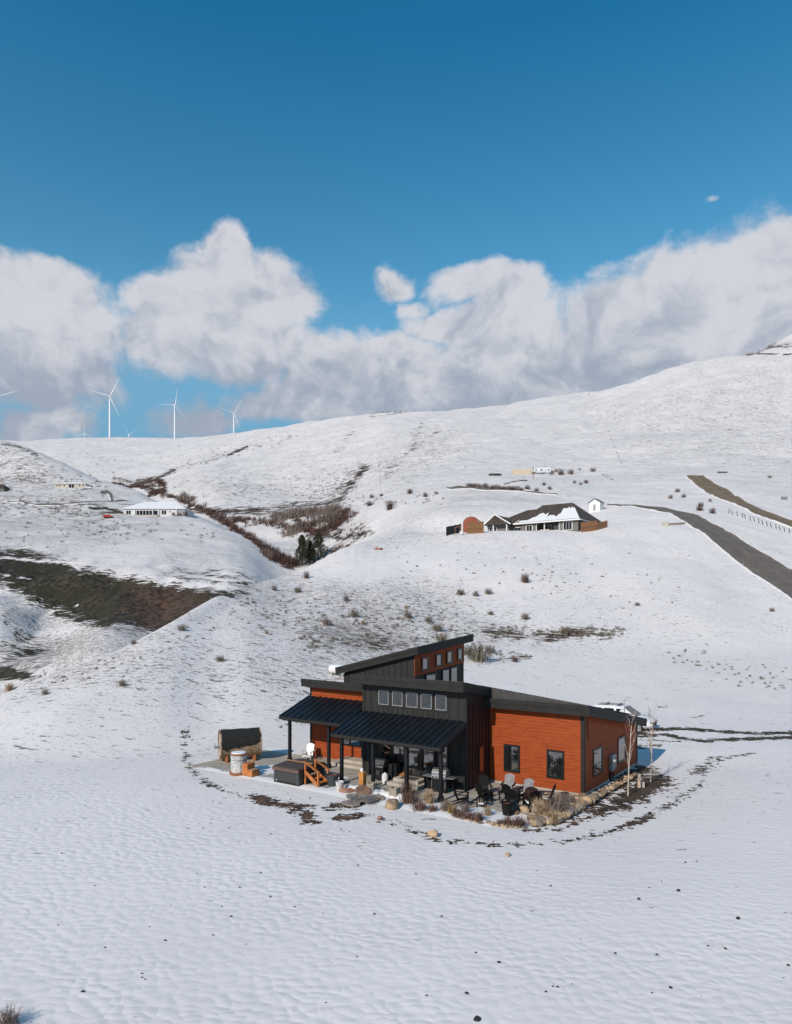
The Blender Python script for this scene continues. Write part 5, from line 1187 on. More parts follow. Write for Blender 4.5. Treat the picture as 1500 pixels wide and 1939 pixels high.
for i, (k, u, v, s, lab) in enumerate([('mul', 775, 1522, 1.5, 'large reddish dormant bush before the third porch post'), ('red', 772, 1508, 1.1, 'dark red twiggy bush at the foot of the third porch post'), ('mul', 795, 1535, 1.1, 'low mulberry coloured plant dusted with snow'),
        ('grass', 813, 1523, 1.2, 'dry wispy grass clump left of the corner porch post'), ('mul', 820, 1537, .8, 'small dark red mound left of the bed corner'), ('sage', 846, 1535, .8, 'dark brown mound plant by the corner porch post base'),
        ('yellow', 857, 1541, 1.1, 'yellow brown grass mound by the corner post'), ('mul', 868, 1548, .9, 'low pink brown plant, leftmost of the front row'), ('mul', 886, 1551, .8, 'low pink brown plant, middle of the front row'), ('mul', 902, 1555, 1.1, 'low pink brown plant below the side table'),
        ('grass', 924, 1546, .8, 'round tan grass tuft left of the black pot'), ('mul', 963, 1563, .9, 'brown dome plant, left of the touching pair'), ('mul', 984, 1565, 1.0, 'brown dome plant, right of the touching pair'), ('mul', 947, 1561, .5, 'tiny brown plant left of the touching domes'), ('mul', 1008, 1558, .75, 'brown plant on bare stems before the boulders'),
        ('grass', 1026, 1552, 1.7, 'tall pale dry grass clump behind the boulders'), ('grass', 1018, 1538, 1.1, 'dry grass clump beside the wooden stumps'), ('grass', 1045, 1560, 1.0, 'dry grass clump leaning over the boulder border'), ('grey', 1058, 1545, 1.2, 'grey frosted bush on the boulder border'), ('grey', 1078, 1532, .9, 'grey frosted bush right of the large frosted one'),
        ('mul', 1040, 1522, .9, 'reddish dry plant before the orange wall'), ('grass', 1062, 1520, .8, 'dry plant in rubble under the right window'), ('mul', 1093, 1524, .7, 'reddish dry plant near the house corner'), ('grey', 882, 1540, .6, 'snow flecked twigs behind the front row')]):
    shrub(k, px(u, v) + Vector((0, 0, .02)), s, lab, 'plant', BG, 'bed_plant', seed=i)
# bushes of the slopes
SG = 'brown shrubs on the snowy slope behind the house'
for i, (k, u, v, wpx, lab) in enumerate([('sage', 345, 1194, 24, 'grey brown shrub on the left skyline of the near slope'), ('grey', 253, 1220, 14, 'thin tuft left of the skyline shrub on the near slope'), ('sage', 232, 1299, 24, 'sagebrush on the lower left snow slope'),
        ('sage', 417, 1252, 24, 'small sagebrush alone on the snow left of the house roof'), ('grey', 85, 1315, 16, 'small tuft at the lower left slope edge'), ('grass', 18, 1308, 32, 'dry grass clump at the left edge of the photo'),
        ('grey', 520, 1118, 16, 'tuft left of the reddish bush on the crest'), ('red', 580, 1095, 20, 'reddish bush on the crest in front of the junipers'), ('sage', 564, 1122, 22, 'dark sagebrush just below the crest bush'), ('sage', 670, 1168, 28, 'round sagebrush on the slope right of middle left'),
        ('grey', 656, 1138, 18, 'low tuft above the round sagebrush'), ('grey', 618, 1184, 22, 'snowy tuft lower left of the round sagebrush'), ('grass', 688, 1182, 18, 'pale tuft under the round sagebrush'), ('grass', 505, 1200, 14, 'small tan tuft on the left part of the slope'),
        ('grey', 772, 1170, 22, 'tuft between the round sagebrush and the pair behind the roof'), ('grass', 769, 1152, 14, 'small tan tuft above the middle tuft'), ('sage', 812, 1178, 22, 'left shrub of the close pair behind the high roof'), ('sage', 829, 1195, 30, 'right and larger shrub of the close pair behind the high roof'),
        ('red', 994, 1103, 26, 'red brown shrub alone below the grey house'), ('sage', 872, 1126, 22, 'left shrub of the three in a row below the grey house'), ('grey', 901, 1129, 16, 'middle thin shrub of the three in a row below the grey house'), ('sage', 925, 1125, 22, 'right shrub of the three in a row below the grey house'),
        ('sage', 929, 1164, 16, 'small shrub under the row of three'), ('grey', 995, 1173, 20, 'thin shrub above the bare bank'), ('sage', 1070, 1200, 28, 'shrub growing on the bare brown bank'), ('sage', 1207, 1147, 14, 'small dark tuft right of middle on the slope'),
        ('grey', 1462, 1158, 12, 'small tuft below the paved road at the right'), ('sage', 836, 1215, 34, 'olive shrub directly behind the high roof edge'), ('red', 975, 1253, 20, 'small dark red shrub on the snow right of the juniper bush')]):
    p = ground_at(u, v, 45, 260); s = wpx * p.y / F / 1.05
    shrub(k, p - Vector((0, 0, .05)), s, lab, 'shrub', SG, seed=i, sz=.85)
for i, (u, v, w_, lab) in enumerate([(905, 1252, 62, 'wide brown green shrub behind the high block of the house'), (885, 1240, 26, 'narrow shrub at the right edge of the high block'), (928, 1236, 26, 'right end shrub of the clump behind the house')]):
    p = ground_at(u, v, 55, 130); shrub('sage', p, w_ * p.y / F, lab, 'shrub', 'shrub clump behind the high block', seed=i + 1, sz=.85)

# ================================================================ vehicles, tank, antenna near the house
def suv():
    p = px(1176, 1384); t_ = empty('parked_car', (p.x, p.y, .15), rad(-34), 'white sport utility car parked behind the right wing, half hidden by its roof', 'car')
    def loft(secs):
        b = MB(); n = len(secs[0]); vs = [q for s_ in secs for q in s_]; fs = [tuple(range(n - 1, -1, -1)), tuple((len(secs) - 1) * n + j for j in range(n))]
        for i in range(len(secs) - 1):
            for j in range(n): fs.append((i * n + j, i * n + (j + 1) % n, (i + 1) * n + (j + 1) % n, (i + 1) * n + j))
        b.add(vs, fs); return b
    def sec(x, w, z0, z1, r=.12): return [(x, -w + r, z0), (x, -w, z0 + r), (x, -w, z1 - r), (x, -w + r * 1.3, z1), (x, w - r * 1.3, z1), (x, w, z1 - r), (x, w, z0 + r), (x, w - r, z0)]
    b = loft([sec(-2.35, .80, .45, .95), sec(-2.2, .90, .32, 1.08), sec(-1.2, .94, .28, 1.10), (sec(.8, .94, .28, 1.10)), sec(1.35, .93, .28, 1.05), sec(2.1, .88, .34, .92), sec(2.35, .74, .42, .78)]); b.build('body', 'car_white', t_, smooth=True)
    b = loft([sec(-2.25, .72, 1.0, 1.12, .05), sec(-2.0, .72, 1.0, 1.55), sec(-1.6, .70, 1.0, 1.68), sec(-.3, .70, 1.0, 1.74), sec(.35, .70, 1.0, 1.66), sec(1.25, .74, 1.0, 1.07, .03)]); b.build('cabin', 'car_white', t_, smooth=True)
    b = MB(); b.hexa([(.42, -.60, 1.63), (.42, .60, 1.63), (1.22, .66, 1.09), (1.22, -.66, 1.09)], [(.45, -.60, 1.66), (.45, .60, 1.66), (1.26, .66, 1.115), (1.26, -.66, 1.115)]); b.build('windscreen', 'car_glass', t_)
    b = MB(); b.hexa([(-1.5, -.55, 1.70), (.1, -.55, 1.73), (.1, .55, 1.73), (-1.5, .55, 1.70)], [(-1.5, -.55, 1.735), (.1, -.55, 1.745), (.1, .55, 1.745), (-1.5, .55, 1.735)]); b.build('glass_roof', 'car_glass', t_)
    for sx in (-1.0, -.1): b = MB(); b.box(sx - .03, sx + .03, -.66, .66, 1.76, 1.80); b.build('roof_bar', 'light_trim', t_)
    for sy in (-1, 1):
        for x0, x1 in ((-1.9, -1.15), (-1.05, -.25), (-.17, .55)):
            b = MB(); y_ = sy * .715; b.hexa([(x0, y_ - .012, 1.12), (x1, y_ - .012, 1.12), (x1, y_ + .012, 1.12), (x0, y_ + .012, 1.12)], [(x0 + .05, y_ * .985 - .012, 1.52), (x1 - .06, y_ * .985 - .012, 1.52), (x1 - .06, y_ * .985 + .012, 1.52), (x0 + .05, y_ * .985 + .012, 1.52)]); b.build('side_window', 'car_glass', t_)
        b = MB(); b.box(.55, .72, sy * .98 - .1, sy * .98 + .1, 1.08, 1.22); b.build('wing_mirror', 'car_white', t_, bevel=.03)
        b = MB(); b.box(2.12, 2.36, sy * .62 - .16, sy * .62 + .16, .66, .78); b.build('headlight', 'grey_box', t_, bevel=.02)
        for x_ in (-1.45, 1.45):
            b = MB(); b.tube([(x_, sy * .74, .35), (x_, sy * .95, .35)], .35, 24); w_ = b.build('wheel', 'rubber', t_, smooth=True)
            b = MB(); b.tube([(x_, sy * .90, .35), (x_, sy * .96, .35)], .22, 16); b.build('rim', 'grey_box', w_)
    b = MB(); b.box(2.32, 2.38, -.45, .45, .45, .68); b.build('grille', 'black_plastic', t_, bevel=.01)
    t_.scale = (1.12, 1.12, 1.14)
suv()
p = ground_at(636, 1281, 50, 130)
t_ = empty('propane_tank', p + Vector((.3, 0, .1)), rad(-35), 'white rounded propane tank behind the left edge of the high block', 'tank')
b = MB(); prof = [(-1.25, .02), (-1.2, .22), (-1.05, .38), (-.85, .45), (.85, .45), (1.05, .38), (1.2, .22), (1.25, .02)]; b.tube([(x_, 0, .62) for x_, r_ in prof], [r_ for x_, r_ in prof], 24); b.build('tank_body', 'car_white', t_, smooth=True)
for x_ in (-.7, .7): b = MB(); b.box(x_ - .08, x_ + .08, -.35, .35, -.1, .3); b.build('foot', 'foundation', t_)
t_ = empty('roof_antenna', LW(.2, 6.3, zr(0, 6.3)), RZ, 'small white dish antenna on a bent mast at the right roof edge', 'antenna')
b = MB(); b.tube([(0, 0, 0), (0, 0, .75), (.12, 0, 1.0), (.3, 0, 1.05)], .02, 6); b.build('mast', 'light_trim', t_); b = MB(); b.lathe([(.02, 0), (.16, .03), (.2, .08), (.17, .06), (.02, .03)], 16); d_ = b.build('dish', 'white_plastic', t_); d_.location = (-.12, 0, .1); d_.rotation_euler = (rad(70), 0, rad(30))

# ================================================================ roads
def ribbon(name, left, right, m, lift=.10, nseg=90, y0=60, y1=500, snow=.30, sub=7, wide=1.0):
    """a road sheet lying on the terrain between two edges given as photo points on the ground"""
    def resamp(pts):
        P = [ground_at(u, v, y0, y1).xy for u, v in pts]; L_ = [0]
        for a_, c_ in zip(P[:-1], P[1:]): L_.append(L_[-1] + (c_ - a_).length)
        xs = np.interp(np.linspace(0, L_[-1], nseg), L_, [q.x for q in P]); ys = np.interp(np.linspace(0, L_[-1], nseg), L_, [q.y for q in P])
        k = np.ones(5) / 5; xs[2:-2] = np.convolve(xs, k, 'valid'); ys[2:-2] = np.convolve(ys, k, 'valid'); return xs, ys
    ax_, ay_ = resamp(left); bx_, by_ = resamp(right); vs = []; sn = []
    zl_ = ground_z(ax_, ay_); zr_ = ground_z(bx_, by_)
    rnd = random.Random(name); rut = []; up_ = []
    FS = [-.07, -.03, -.01, 0, .12, .24, .36, .5, .64, .76, .88, 1, 1.01, 1.03, 1.07]; sub = len(FS)
    bw = 0 if snow > .6 else 1
    for i in range(nseg):
        wv_ = rnd.uniform(-.02, .02)
        for j, f in enumerate(FS):
            if f < 0 or f > 1: f = f + wv_ * bw
            x_ = ax_[i] * (1 - f) + bx_[i] * f; y_ = ay_[i] * (1 - f) + by_[i] * f
            vs.append((x_, y_)); out = f < 0 or f > 1
            sn.append(2.0 if out else max(0, abs(f - .5) * 2 - .72) * 1.4 * snow + (.35 if j in (3, 11) else 0)); rut.append(0 if out else math.exp(-((abs(f - .5) - .2) / .07) ** 2))
            up_.append(-.5 if j in (0, sub - 1) else (rnd.uniform(-.05, .22) * bw if out else 0))
    zz = ground_z([q[0] for q in vs], [q[1] for q in vs]) + lift + np.array(up_)
    V3 = [(x_, y_, z_) for (x_, y_), z_ in zip(vs, zz)]; fs = [(i * sub + j, i * sub + j + 1, (i + 1) * sub + j + 1, (i + 1) * sub + j) for i in range(nseg - 1) for j in range(sub - 1)]
    me = bpy.data.meshes.new(name); me.from_pydata(V3, [], fs); at_ = me.attributes.new('snow', 'FLOAT', 'POINT'); at_.data.foreach_set('value', np.array(sn, np.float32)); at_ = me.attributes.new('rut', 'FLOAT', 'POINT'); at_.data.foreach_set('value', np.array(rut, np.float32))
    me.materials.append(MATS[m]); me.polygons.foreach_set('use_smooth', [True] * len(me.polygons))
    if me.polygons[0].normal.z < 0: me.flip_normals()
    o = bpy.data.objects.new(name, me); COL.objects.link(o); o['kind'] = 'structure'; return o
ribbon('paved_road', [(1150, 957.5), (1210, 962), (1250, 969), (1290, 985), (1320, 1003), (1345, 1021), (1375, 1046), (1405, 1070), (1440, 1094), (1470, 1113), (1510, 1143), (1560, 1180)],
       [(1150, 954.5), (1215, 957), (1262, 962), (1310, 973), (1345, 990), (1380, 1008), (1415, 1030), (1450, 1050), (1480, 1068), (1520, 1092), (1560, 1118), (1620, 1150)], 'asphalt', .14, y0=90, y1=260)
ribbon('gravel_road', [(1299, 901), (1312, 913), (1335, 931), (1360, 944), (1395, 957), (1420, 969), (1450, 982), (1480, 993), (1520, 1006), (1580, 1024)],
       [(1333, 901), (1352, 916), (1372, 925), (1390, 938), (1412, 952), (1440, 965), (1470, 976), (1500, 988), (1545, 1000), (1600, 1016)], 'dirt_road', .30, y0=180, y1=420)
ribbon('upper_lane', [(846, 926), (900, 927), (960, 930), (1010, 934), (1055, 938)], [(846, 923), (900, 924), (960, 927.5), (1010, 931), (1055, 935.5)], 'asphalt', .25, y0=200, y1=420, snow=.9)

# ================================================================ the grey house up the slope
GH = ground_at(1095, 1007, 150, 185); GA = rad(-36)
t_ = empty('grey_house', (GH.x, GH.y, GH.z), GA, 'grey single storey house with brown hipped roof half under snow', 'house')
W0, D0, HE = -23.6, 17.0, 2.85
def gw(x0, x1, y0, y1, h=HE, m='house_grey'): b = MB(); b.box(x0, x1, y0, y1, -5, h); return b.build('wall', m, t_)
gw(-14.6, -13.0 + 2.2, 0, 10); gw(-10.75, -.05, 3.2, 12, HE - .02); gw(-4.6, 0, 0, 18.5); gw(-23.4, -14.65, 1.0, 12, HE - .01); gw(-23.4, -17.6, -.6, .95, HE)
def gwin(x, y, w, h, z=.95, n=2):
    b = MB(); b.box(x - .12, x + w + .12, y - .06, y - .001, z - .12, z + h + .12); f = b.build('window', 'white_trim', t_)
    for k in range(n): b = MB(); b.box(x + w * k / n + .04, x + w * (k + 1) / n - .04, y - .085, y - .061, z, z + h); b.build('pane', 'far_glass', f)
gwin(-13.1, 0, 1.5, 1.35, .9); gwin(-3.6, 0, 2.1, 1.8, .65, 3); gwin(-22.9, -.6, 2.0, 1.8, .6, 3); gwin(-9.5, 3.2, 1.4, 1.4, .9); gwin(-16.6, 1.0, 1.3, 1.9, .2)
b = MB(); b.box(-7.4, -6.2, 3.14, 3.2, 0, 2.2); b.build('door', 'white_trim', t_); b = MB(); b.box(-15.8, -15.0, .94, 1.0, 0, 2.1); b.build('door', 'window_frame', t_)
for x_ in (-10.6, -8.5, -4.7): b = MB(); b.box(x_ - .1, x_ + .1, .1, .3, -.2, HE); b.build('porch_post', 'white_trim', t_)
for x_ in (-17.5, -21.2): b = MB(); b.box(x_ - .12, x_ + .12, -1.9, -1.66, -1.2, HE - .1); b.build('porch_post', 'white_trim', t_)
# hipped roof
def hip(name, x0, x1, y0, y1, xr0, xr1, yr, ze, zr_, m, parent, th=.25):
    b = MB(); vs = [(x0, y0, ze), (x1, y0, ze), (x1, y1, ze), (x0, y1, ze), (xr0, yr, zr_), (xr1, yr, zr_)]; k = len(vs)
    vs += [(x0, y0, ze - th), (x1, y0, ze - th), (x1, y1, ze - th), (x0, y1, ze - th)]
    b.add(vs, [(0, 1, 5, 4), (1, 2, 5), (2, 3, 4, 5), (3, 0, 4), (0, 6, 7, 1), (1, 7, 8, 2), (2, 8, 9, 3), (3, 9, 6, 0), (6, 9, 8, 7)]); return b.build(name, m, parent)
rf = hip('roof', -15.2, .6, -.6, 19.0, -13.0, -5.0, 9.0, HE + .12, 8.3, 'shingle', t_)
rf2 = hip('roof', -24.2, -9.0, .4, 13.5, -16.5, -12.0, 7.5, HE + .10, 7.2, 'shingle', t_)
b = MB(); b.add([(-23.9, -1.95, HE), (-20.7, -1.95, 5.35), (-16.6, -1.95, HE), (-23.9, 3.4, HE + .3), (-20.4, 5.6, 5.3), (-16.6, 3.4, HE + .3)], [(0, 1, 4, 3), (1, 2, 5, 4), (0, 2, 1), (0, 3, 5, 2), (3, 4, 5)]); b.build('roof', 'shingle', t_)
b = MB(); b.add([(-22.6, -1.2, HE + .02), (-20.6, -1.2, 4.75), (-17.9, -1.2, HE + .02), (-22.6, -.5, HE + .02), (-20.6, -.5, 4.75), (-17.9, -.5, HE + .02)], [(0, 2, 1), (3, 4, 5), (0, 1, 4, 3), (1, 2, 5, 4), (0, 3, 5, 2)]); b.build('gable_end', 'house_grey', t_)
b = MB(); b.bar((-24.1, -2.0, HE - .05), (-20.7, -2.0, 5.42), .18, .25); b.build('barge_board', 'white_trim', t_); b = MB(); b.bar((-20.7, -2.0, 5.42), (-16.4, -2.0, HE - .05), .18, .25); b.build('barge_board', 'white_trim', t_)
b = MB(); b.box(-16.4, .66, -.70, -.60, HE - .16, HE + .16); b.build('gutter', 'white_trim', t_); b = MB(); b.box(.60, .70, -.6, 19.0, HE - .16, HE + .14); b.build('gutter', 'white_trim', t_)
# snow lying on the front slope of the roof
b = MB(); random.seed(3); nx = 40; vs = []; ny = 8
def roofpt(fx, fy): # fx along the eave, fy up the slope
    A_ = Vector((-15.2, -.6, HE + .12)); B_ = Vector((.6, -.6, HE + .12)); C_ = Vector((-5.0, 9, 8.3)); D_ = Vector((-13, 9, 8.3))
    q = A_.lerp(D_, fy).lerp(B_.lerp(C_, fy), fx); return q + Vector((0, -.04, .09))
tops = [max(.12, min(.66, .18 + .70 * max(0, (i / nx - .05)) ** .8 + .07 * math.sin(i * .7) + random.uniform(-.05, .05) - (.30 if 17 < i < 29 else 0) - (.25 if i < 6 else 0))) for i in range(nx + 1)]
for k in range(34, nx + 1): tops[k] = .62 + .06 * (k % 3)
for i in range(nx + 1):
    for j in range(ny + 1): vs.append(roofpt(i / nx, tops[i] * j / ny + (.0 if j else .01)))
b.add(vs, [(i * (ny + 1) + j, (i + 1) * (ny + 1) + j, (i + 1) * (ny + 1) + j + 1, i * (ny + 1) + j + 1) for i in range(nx) for j in range(ny)]); b.build('roof_snow', 'snow', rf, smooth=True)
b = MB(); b.add([(.2, 2, HE + .42), (-.9, 2.8, HE + 1.2), (-1.0, 6.5, HE + 1.25), (.1, 8.0, HE + .5)], [(0, 3, 2, 1)]); b.build('roof_snow', 'snow', rf)
b = MB(); b.add([(-16.7, .6, 3.1), (-16.0, .2, 3.1), (-16.0, 2.4, 4.2), (-16.5, 2.6, 4.2)], [(0, 1, 2, 3)]); b.build('roof_snow', 'snow', rf2)
def at_px(name, u, v, y0, y1, rz, label, cat, group=None, dz=0): 
    p = ground_at(u, v, y0, y1); return empty(name, p + Vector((0, 0, dz)), rz, label, cat, group)
# covered spa, chairs on the grey house porch
t2 = empty('covered_spa', t_.matrix_basis @ Vector((-8.6, 1.3, 0)), GA, 'beige covered spa under the porch of the grey house', 'hot tub'); b = MB(); b.box(-1.1, 1.1, -.8, .8, -.5, 1.0); b.build('spa_body', 'house_beige', t2, bevel=.1); b = MB(); b.box(-1.15, 1.15, -.85, .85, 1.005, 1.15); b.build('spa_cover', 'tan_tarp', t2)
t2 = empty('patio_seat', t_.matrix_basis @ Vector((-5.6, 1.2, 0)), GA, 'tan outdoor sofa beside the covered spa of the grey house', 'sofa'); b = MB(); b.box(-.9, .9, -.4, .4, -.4, .45); b.build('seat', 'tan_tarp', t2, bevel=.06); b = MB(); b.box(-.9, .9, .3, .5, .45, .95); b.build('backrest', 'cedar', t2, bevel=.04)
# fences, barn, shed
def board_fence(name, a, c, h, m, label, step=.30):
    a = Vector(a); c = Vector(c); d_ = c - a; L_ = d_.length; n = max(2, int(L_ / step)); t2 = empty(name, a, math.atan2(d_.y, d_.x), label, 'fence'); me = None
    for k in range(n):
        b = MB(); w_ = L_ / n
        if me is None: b.box(.01, w_ - .01, -.02, .02, -.6, h); me = b.mesh('fence_board', m)
        o = bpy.data.objects.new('fence_board', me); COL.objects.link(o); o.parent = t2; o.location = (k * w_, 0, d_.z * k / n + (.02 if k % 2 else 0)); o.scale = (1, 1, 1 + .012 * (k % 3))
    for k in (0, 1): b = MB(); z_ = h * (.25 + .5 * k); b.hexa([(0, .021, z_), (L_, .021, z_ + d_.z), (L_, .06, z_ + d_.z), (0, .06, z_)], [(0, .021, z_ + .09), (L_, .021, z_ + d_.z + .09), (L_, .06, z_ + d_.z + .09), (0, .06, z_ + .09)]); b.build('fence_rail', m, t2)
    return t2
Mh = Matrix.Translation(GH) @ Matrix.Rotation(GA, 4, 'Z')
def ga(u, v, dy=0): return ground_at(u, v, 150, 200) + Vector((0, dy, 0))
board_fence('board_fence', ga(1100, 1008), ga(1131, 1004), 2.3, 'fence_wood', 'brown board fence at the right corner of the grey house', .3)
board_fence('board_fence', ga(1131, 1004), ga(1150, 998.5), 1.7, 'fence_wood', 'brown board fence running back from the right fence corner', .4)
board_fence('board_fence', ga(884, 1011), ga(916, 1009), 2.6, 'fence_wood', 'brown board fence between the arched shed and the grey house', .35)
board_fence('dark_screen_fence', ga(845, 1015), ga(873, 1009), 2.1, 'dark_green_screen', 'dark screened fence panel left of the arched shed', .5)
t2 = empty('arched_shed', ga(898, 1009, 3.5), rad(-15), 'rust red shed with a rounded gambrel roof left of the grey house', 'shed')
pr = [(-1.9, -1.5), (1.9, -1.5), (1.9, 2.3), (1.65, 3.1), (1.0, 3.7), (0, 3.95), (-1.0, 3.7), (-1.65, 3.1), (-1.9, 2.3)]
b = MB(); b.prism(pr, -2.2, 2.8); b.build('wall', 'barn_red', t2)
b = MB(); q = [(x_ * 1.06, z_ + .09) for x_, z_ in pr[2:]]; q2 = [(x_ * 1.0, z_ + .005) for x_, z_ in reversed(pr[2:])]; b.prism(q + q2, -2.15, 3.1); b.build('roof', 'light_trim', t2)
b = MB(); b.box(-1.0, 1.0, -2.26, -2.2, 0, 2.2); b.build('door', 'fence_wood', t2)
t2 = empty('small_cart', ga(866, 1012, -1), 0, 'wooden frame cart with white wheel beside the dark screened fence', 'cart'); b = MB(); b.bar((-.6, 0, .1), (-.6, 0, 1.4), .12); b.bar((.6, 0, .1), (.6, 0, 1.7), .12); b.bar((-.7, 0, 1.4), (.7, 0, 1.8), .12); b.build('frame', 'fence_wood', t2); b = MB(); b.tube([(.8, -.1, .35), (.8, .1, .35)], .35, 16); b.build('wheel', 'white_plastic', t2)
p = ground_at(1130, 967, 185, 215)
t2 = empty('pump_shed', p, rad(-38), 'small white shed with green gable roof behind the grey house', 'shed'); t2.scale = (.85, .85, .88)
b = MB(); b.prism([(-1.9, -1), (1.9, -1), (1.9, 2.6), (0, 3.7), (-1.9, 2.6)], -1.8, 1.8); b.build('wall', 'white_trim', t2)
b = MB(); b.prism([(-2.2, 2.42), (0, 3.72), (2.2, 2.42), (2.2, 2.6), (0, 3.92), (-2.2, 2.6)], -2.1, 2.1); b.build('roof', 'green_metal', t2)
b = MB(); b.box(-.5, .4, -1.86, -1.8, -.2, 1.9); b.build('door', 'light_trim', t2)

# ================================================================ camper, tan shelter, things on the upper bench
p = ground_at(1026, 897.5, 300, 460)
t2 = empty('camper_trailer', p, rad(-4), 'white camper trailer parked on the upper snow bench', 'camper')
b = MB(); b.prism([(-4.3, .9), (-4.6, 1.5), (-4.3, 2.6), (-3.4, 3.15), (4.5, 3.15), (4.6, .6), (-2.4, .6)], -1.25, 1.25); b.build('body', 'car_white', t2)
for x_, w_ in ((-3.6, .8), (-.9, 1.3), (1.6, .5), (3.1, .9)): b = MB(); b.box(x_, x_ + w_, -1.28, -1.252, 1.6, 2.35); b.build('window', 'window_glass', t2)
b = MB(); b.box(-4.2, 4.5, -1.275, -1.251, 1.05, 1.2); b.build('stripe', 'grey_box', t2)
for x_ in (.3, 1.3): b = MB(); b.tube([(x_, -1.2, .35), (x_, -.9, .35)], .36, 14); b.build('wheel', 'rubber', t2)
p = ground_at(988, 898.5, 300, 460)
t2 = empty('tan_shelter', p, rad(3), 'low tan tarp covered shelter left of the camper trailer', 'shelter'); b = MB(); b.hexa([(-5.5, -2, -1), (5.0, -2, -1), (5.0, 2, -1), (-5.5, 2, -1)], [(-4.8, -1.2, 2.4), (5.0, -1.6, 2.7), (5.0, 1.4, 2.7), (-4.8, 1.2, 2.4)]); b.build('tarp', 'tan_tarp', t2, bevel=.15)
b = MB(); b.box(5.1, 7.0, -2.1, -1.9, 0, 1.1); b.build('plank_stack', 'stone_grey', t2)
for i, (u, v, w_, h_, m_, lab) in enumerate([(1045, 897, 2.2, 1.5, 'stone_grey', 'grey crate stack right of the camper trailer, nearest it'), (1053, 894, 1.6, 1.6, 'stone_grey', 'small dark crate stack at middle right of the camper'), (1060, 892, 1.5, 1.3, 'stone_grey', 'farthest small crate stack right of the camper')]):
    t2 = at_px('crate_stack', u, v, 300, 460, .2, lab, 'crates'); b = MB(); b.box(-w_ / 2, w_ / 2, -.7, .7, -.4, h_ * .6); b.build('crate', m_, t2, bevel=.05); b = MB(); b.box(-w_ / 2 + .2, w_ / 2 - .2, -.6, .6, h_ * .605, h_); b.build('crate', m_, t2, bevel=.05)
t2 = at_px('stacked_timber', 1369, 896, 300, 460, .05, 'snowy timber pile on the slope above the gravel road', 'timber'); 
for k in range(4): b = MB(); b.box(-2.6, 2.2, -.6 + k * .32, -.34 + k * .32, .2 + (k % 2) * .3, .46 + (k % 2) * .3); b.build('beam', 'shingle', t2)
t2 = at_px('utility_box', 1485, 946, 200, 340, 0, 'grey green utility box in snow right of the gravel road', 'utility box'); b = MB(); b.box(-.9, .9, -.6, .6, -.5, .9); b.build('box_body', 'grey_box', t2, bevel=.04); b = MB(); b.box(-.95, .95, -.65, .65, .905, 1.0); b.build('lid', 'grey_box', t2)
t2 = at_px('utility_box', 1260, 996.5, 140, 215, 0, 'beige utility box at the end of the low wall beside the paved road', 'utility box'); b = MB(); b.box(-.6, .6, -.4, .4, -.5, .8); b.build('box_body', 'house_beige', t2, bevel=.04); b = MB(); b.box(-.64, .64, -.44, .44, .805, .88); b.build('lid', 'house_beige', t2)
a_ = ground_at(1266, 994, 140, 215); c_ = ground_at(1297, 992, 140, 215); b = MB(); b.bar(a_ + Vector((0, 0, .1)), c_ + Vector((0, 0, .1)), .4, .6); b.build('low_wall', 'concrete_block', None, label='low concrete wall running from the beige box to the paved road', cat='wall')
a_ = ground_at(1005, 905, 300, 460); b = MB(); b.tube([(0, 0, -.5), (0, 0, 6)], .14, 6); o = b.build('wooden_pole', 'fence_wood', None, label='short wooden pole below the tan shelter', cat='pole'); o.location = a_ + Vector((-1, -12, -3))
t2 = at_px('snow_plough', 717, 1041, 130, 230, .2, 'small rusty orange implement left in the snow left of the grey house', 'farm implement')
b = MB(); b.box(-.9, .7, -.2, .2, .15, .35); b.build('beam', 'step_wood', t2); b = MB(); b.bar((-.5, 0, 0), (-.3, 0, .7), .15); b.build('upright', 'barn_red', t2); b = MB(); b.tube([(.6, -.2, .2), (.6, .2, .2)], .25, 12); b.build('wheel', 'barn_red', t2)

# row of bushes above the lane, fence posts along the gravel road
random.seed(12)
for k in range(17):
    u = 887 + k * 6.2 + random.uniform(-1.5, 1.5); v = 922.5 + k * .45 + random.uniform(-1, .5); p = ground_at(u, v, 200, 420)
    shrub('red' if k % 3 else 'grey', p - Vector((0, 0, .3)), random.uniform(2.4, 3.6), 'brown leafless bush in the long row above the lane behind the grey house', 'shrub', 'row of bushes above the lane', 'bush', .8, seed=k)
for k, (u, v, w_, lab) in enumerate([(999, 926, 14, 'dark bush, first right of the long bush row'), (1016, 930, 12, 'dark bush just under the first right of the row'), (1030, 919, 10, 'thin bush above the end of the lane'), (1041, 927, 12, 'thin bush at the end of the lane'),
        (1062, 899, 16, 'upright bare bush right of the crate stacks'), (1081, 898, 16, 'wide pale bush farther right of the crate stacks'), (1098, 890, 7, 'tiny bush between the crates and the tall twiggy one'), (1123, 893, 13, 'tall twiggy bush standing alone right of the camper'), (1088, 915, 9, 'left bush of the trio above the green roofed shed'), (1100, 918, 9, 'middle bush of the trio above the green roofed shed'), (1110, 915, 12, 'right bush of the trio above the green roofed shed')]):
    p = ground_at(u, v, 200, 460)
    shrub('grey' if k % 2 else 'red', p - Vector((0, 0, .3)), w_ * p.y / F, lab, 'shrub', None, 'bush', .8, seed=k)
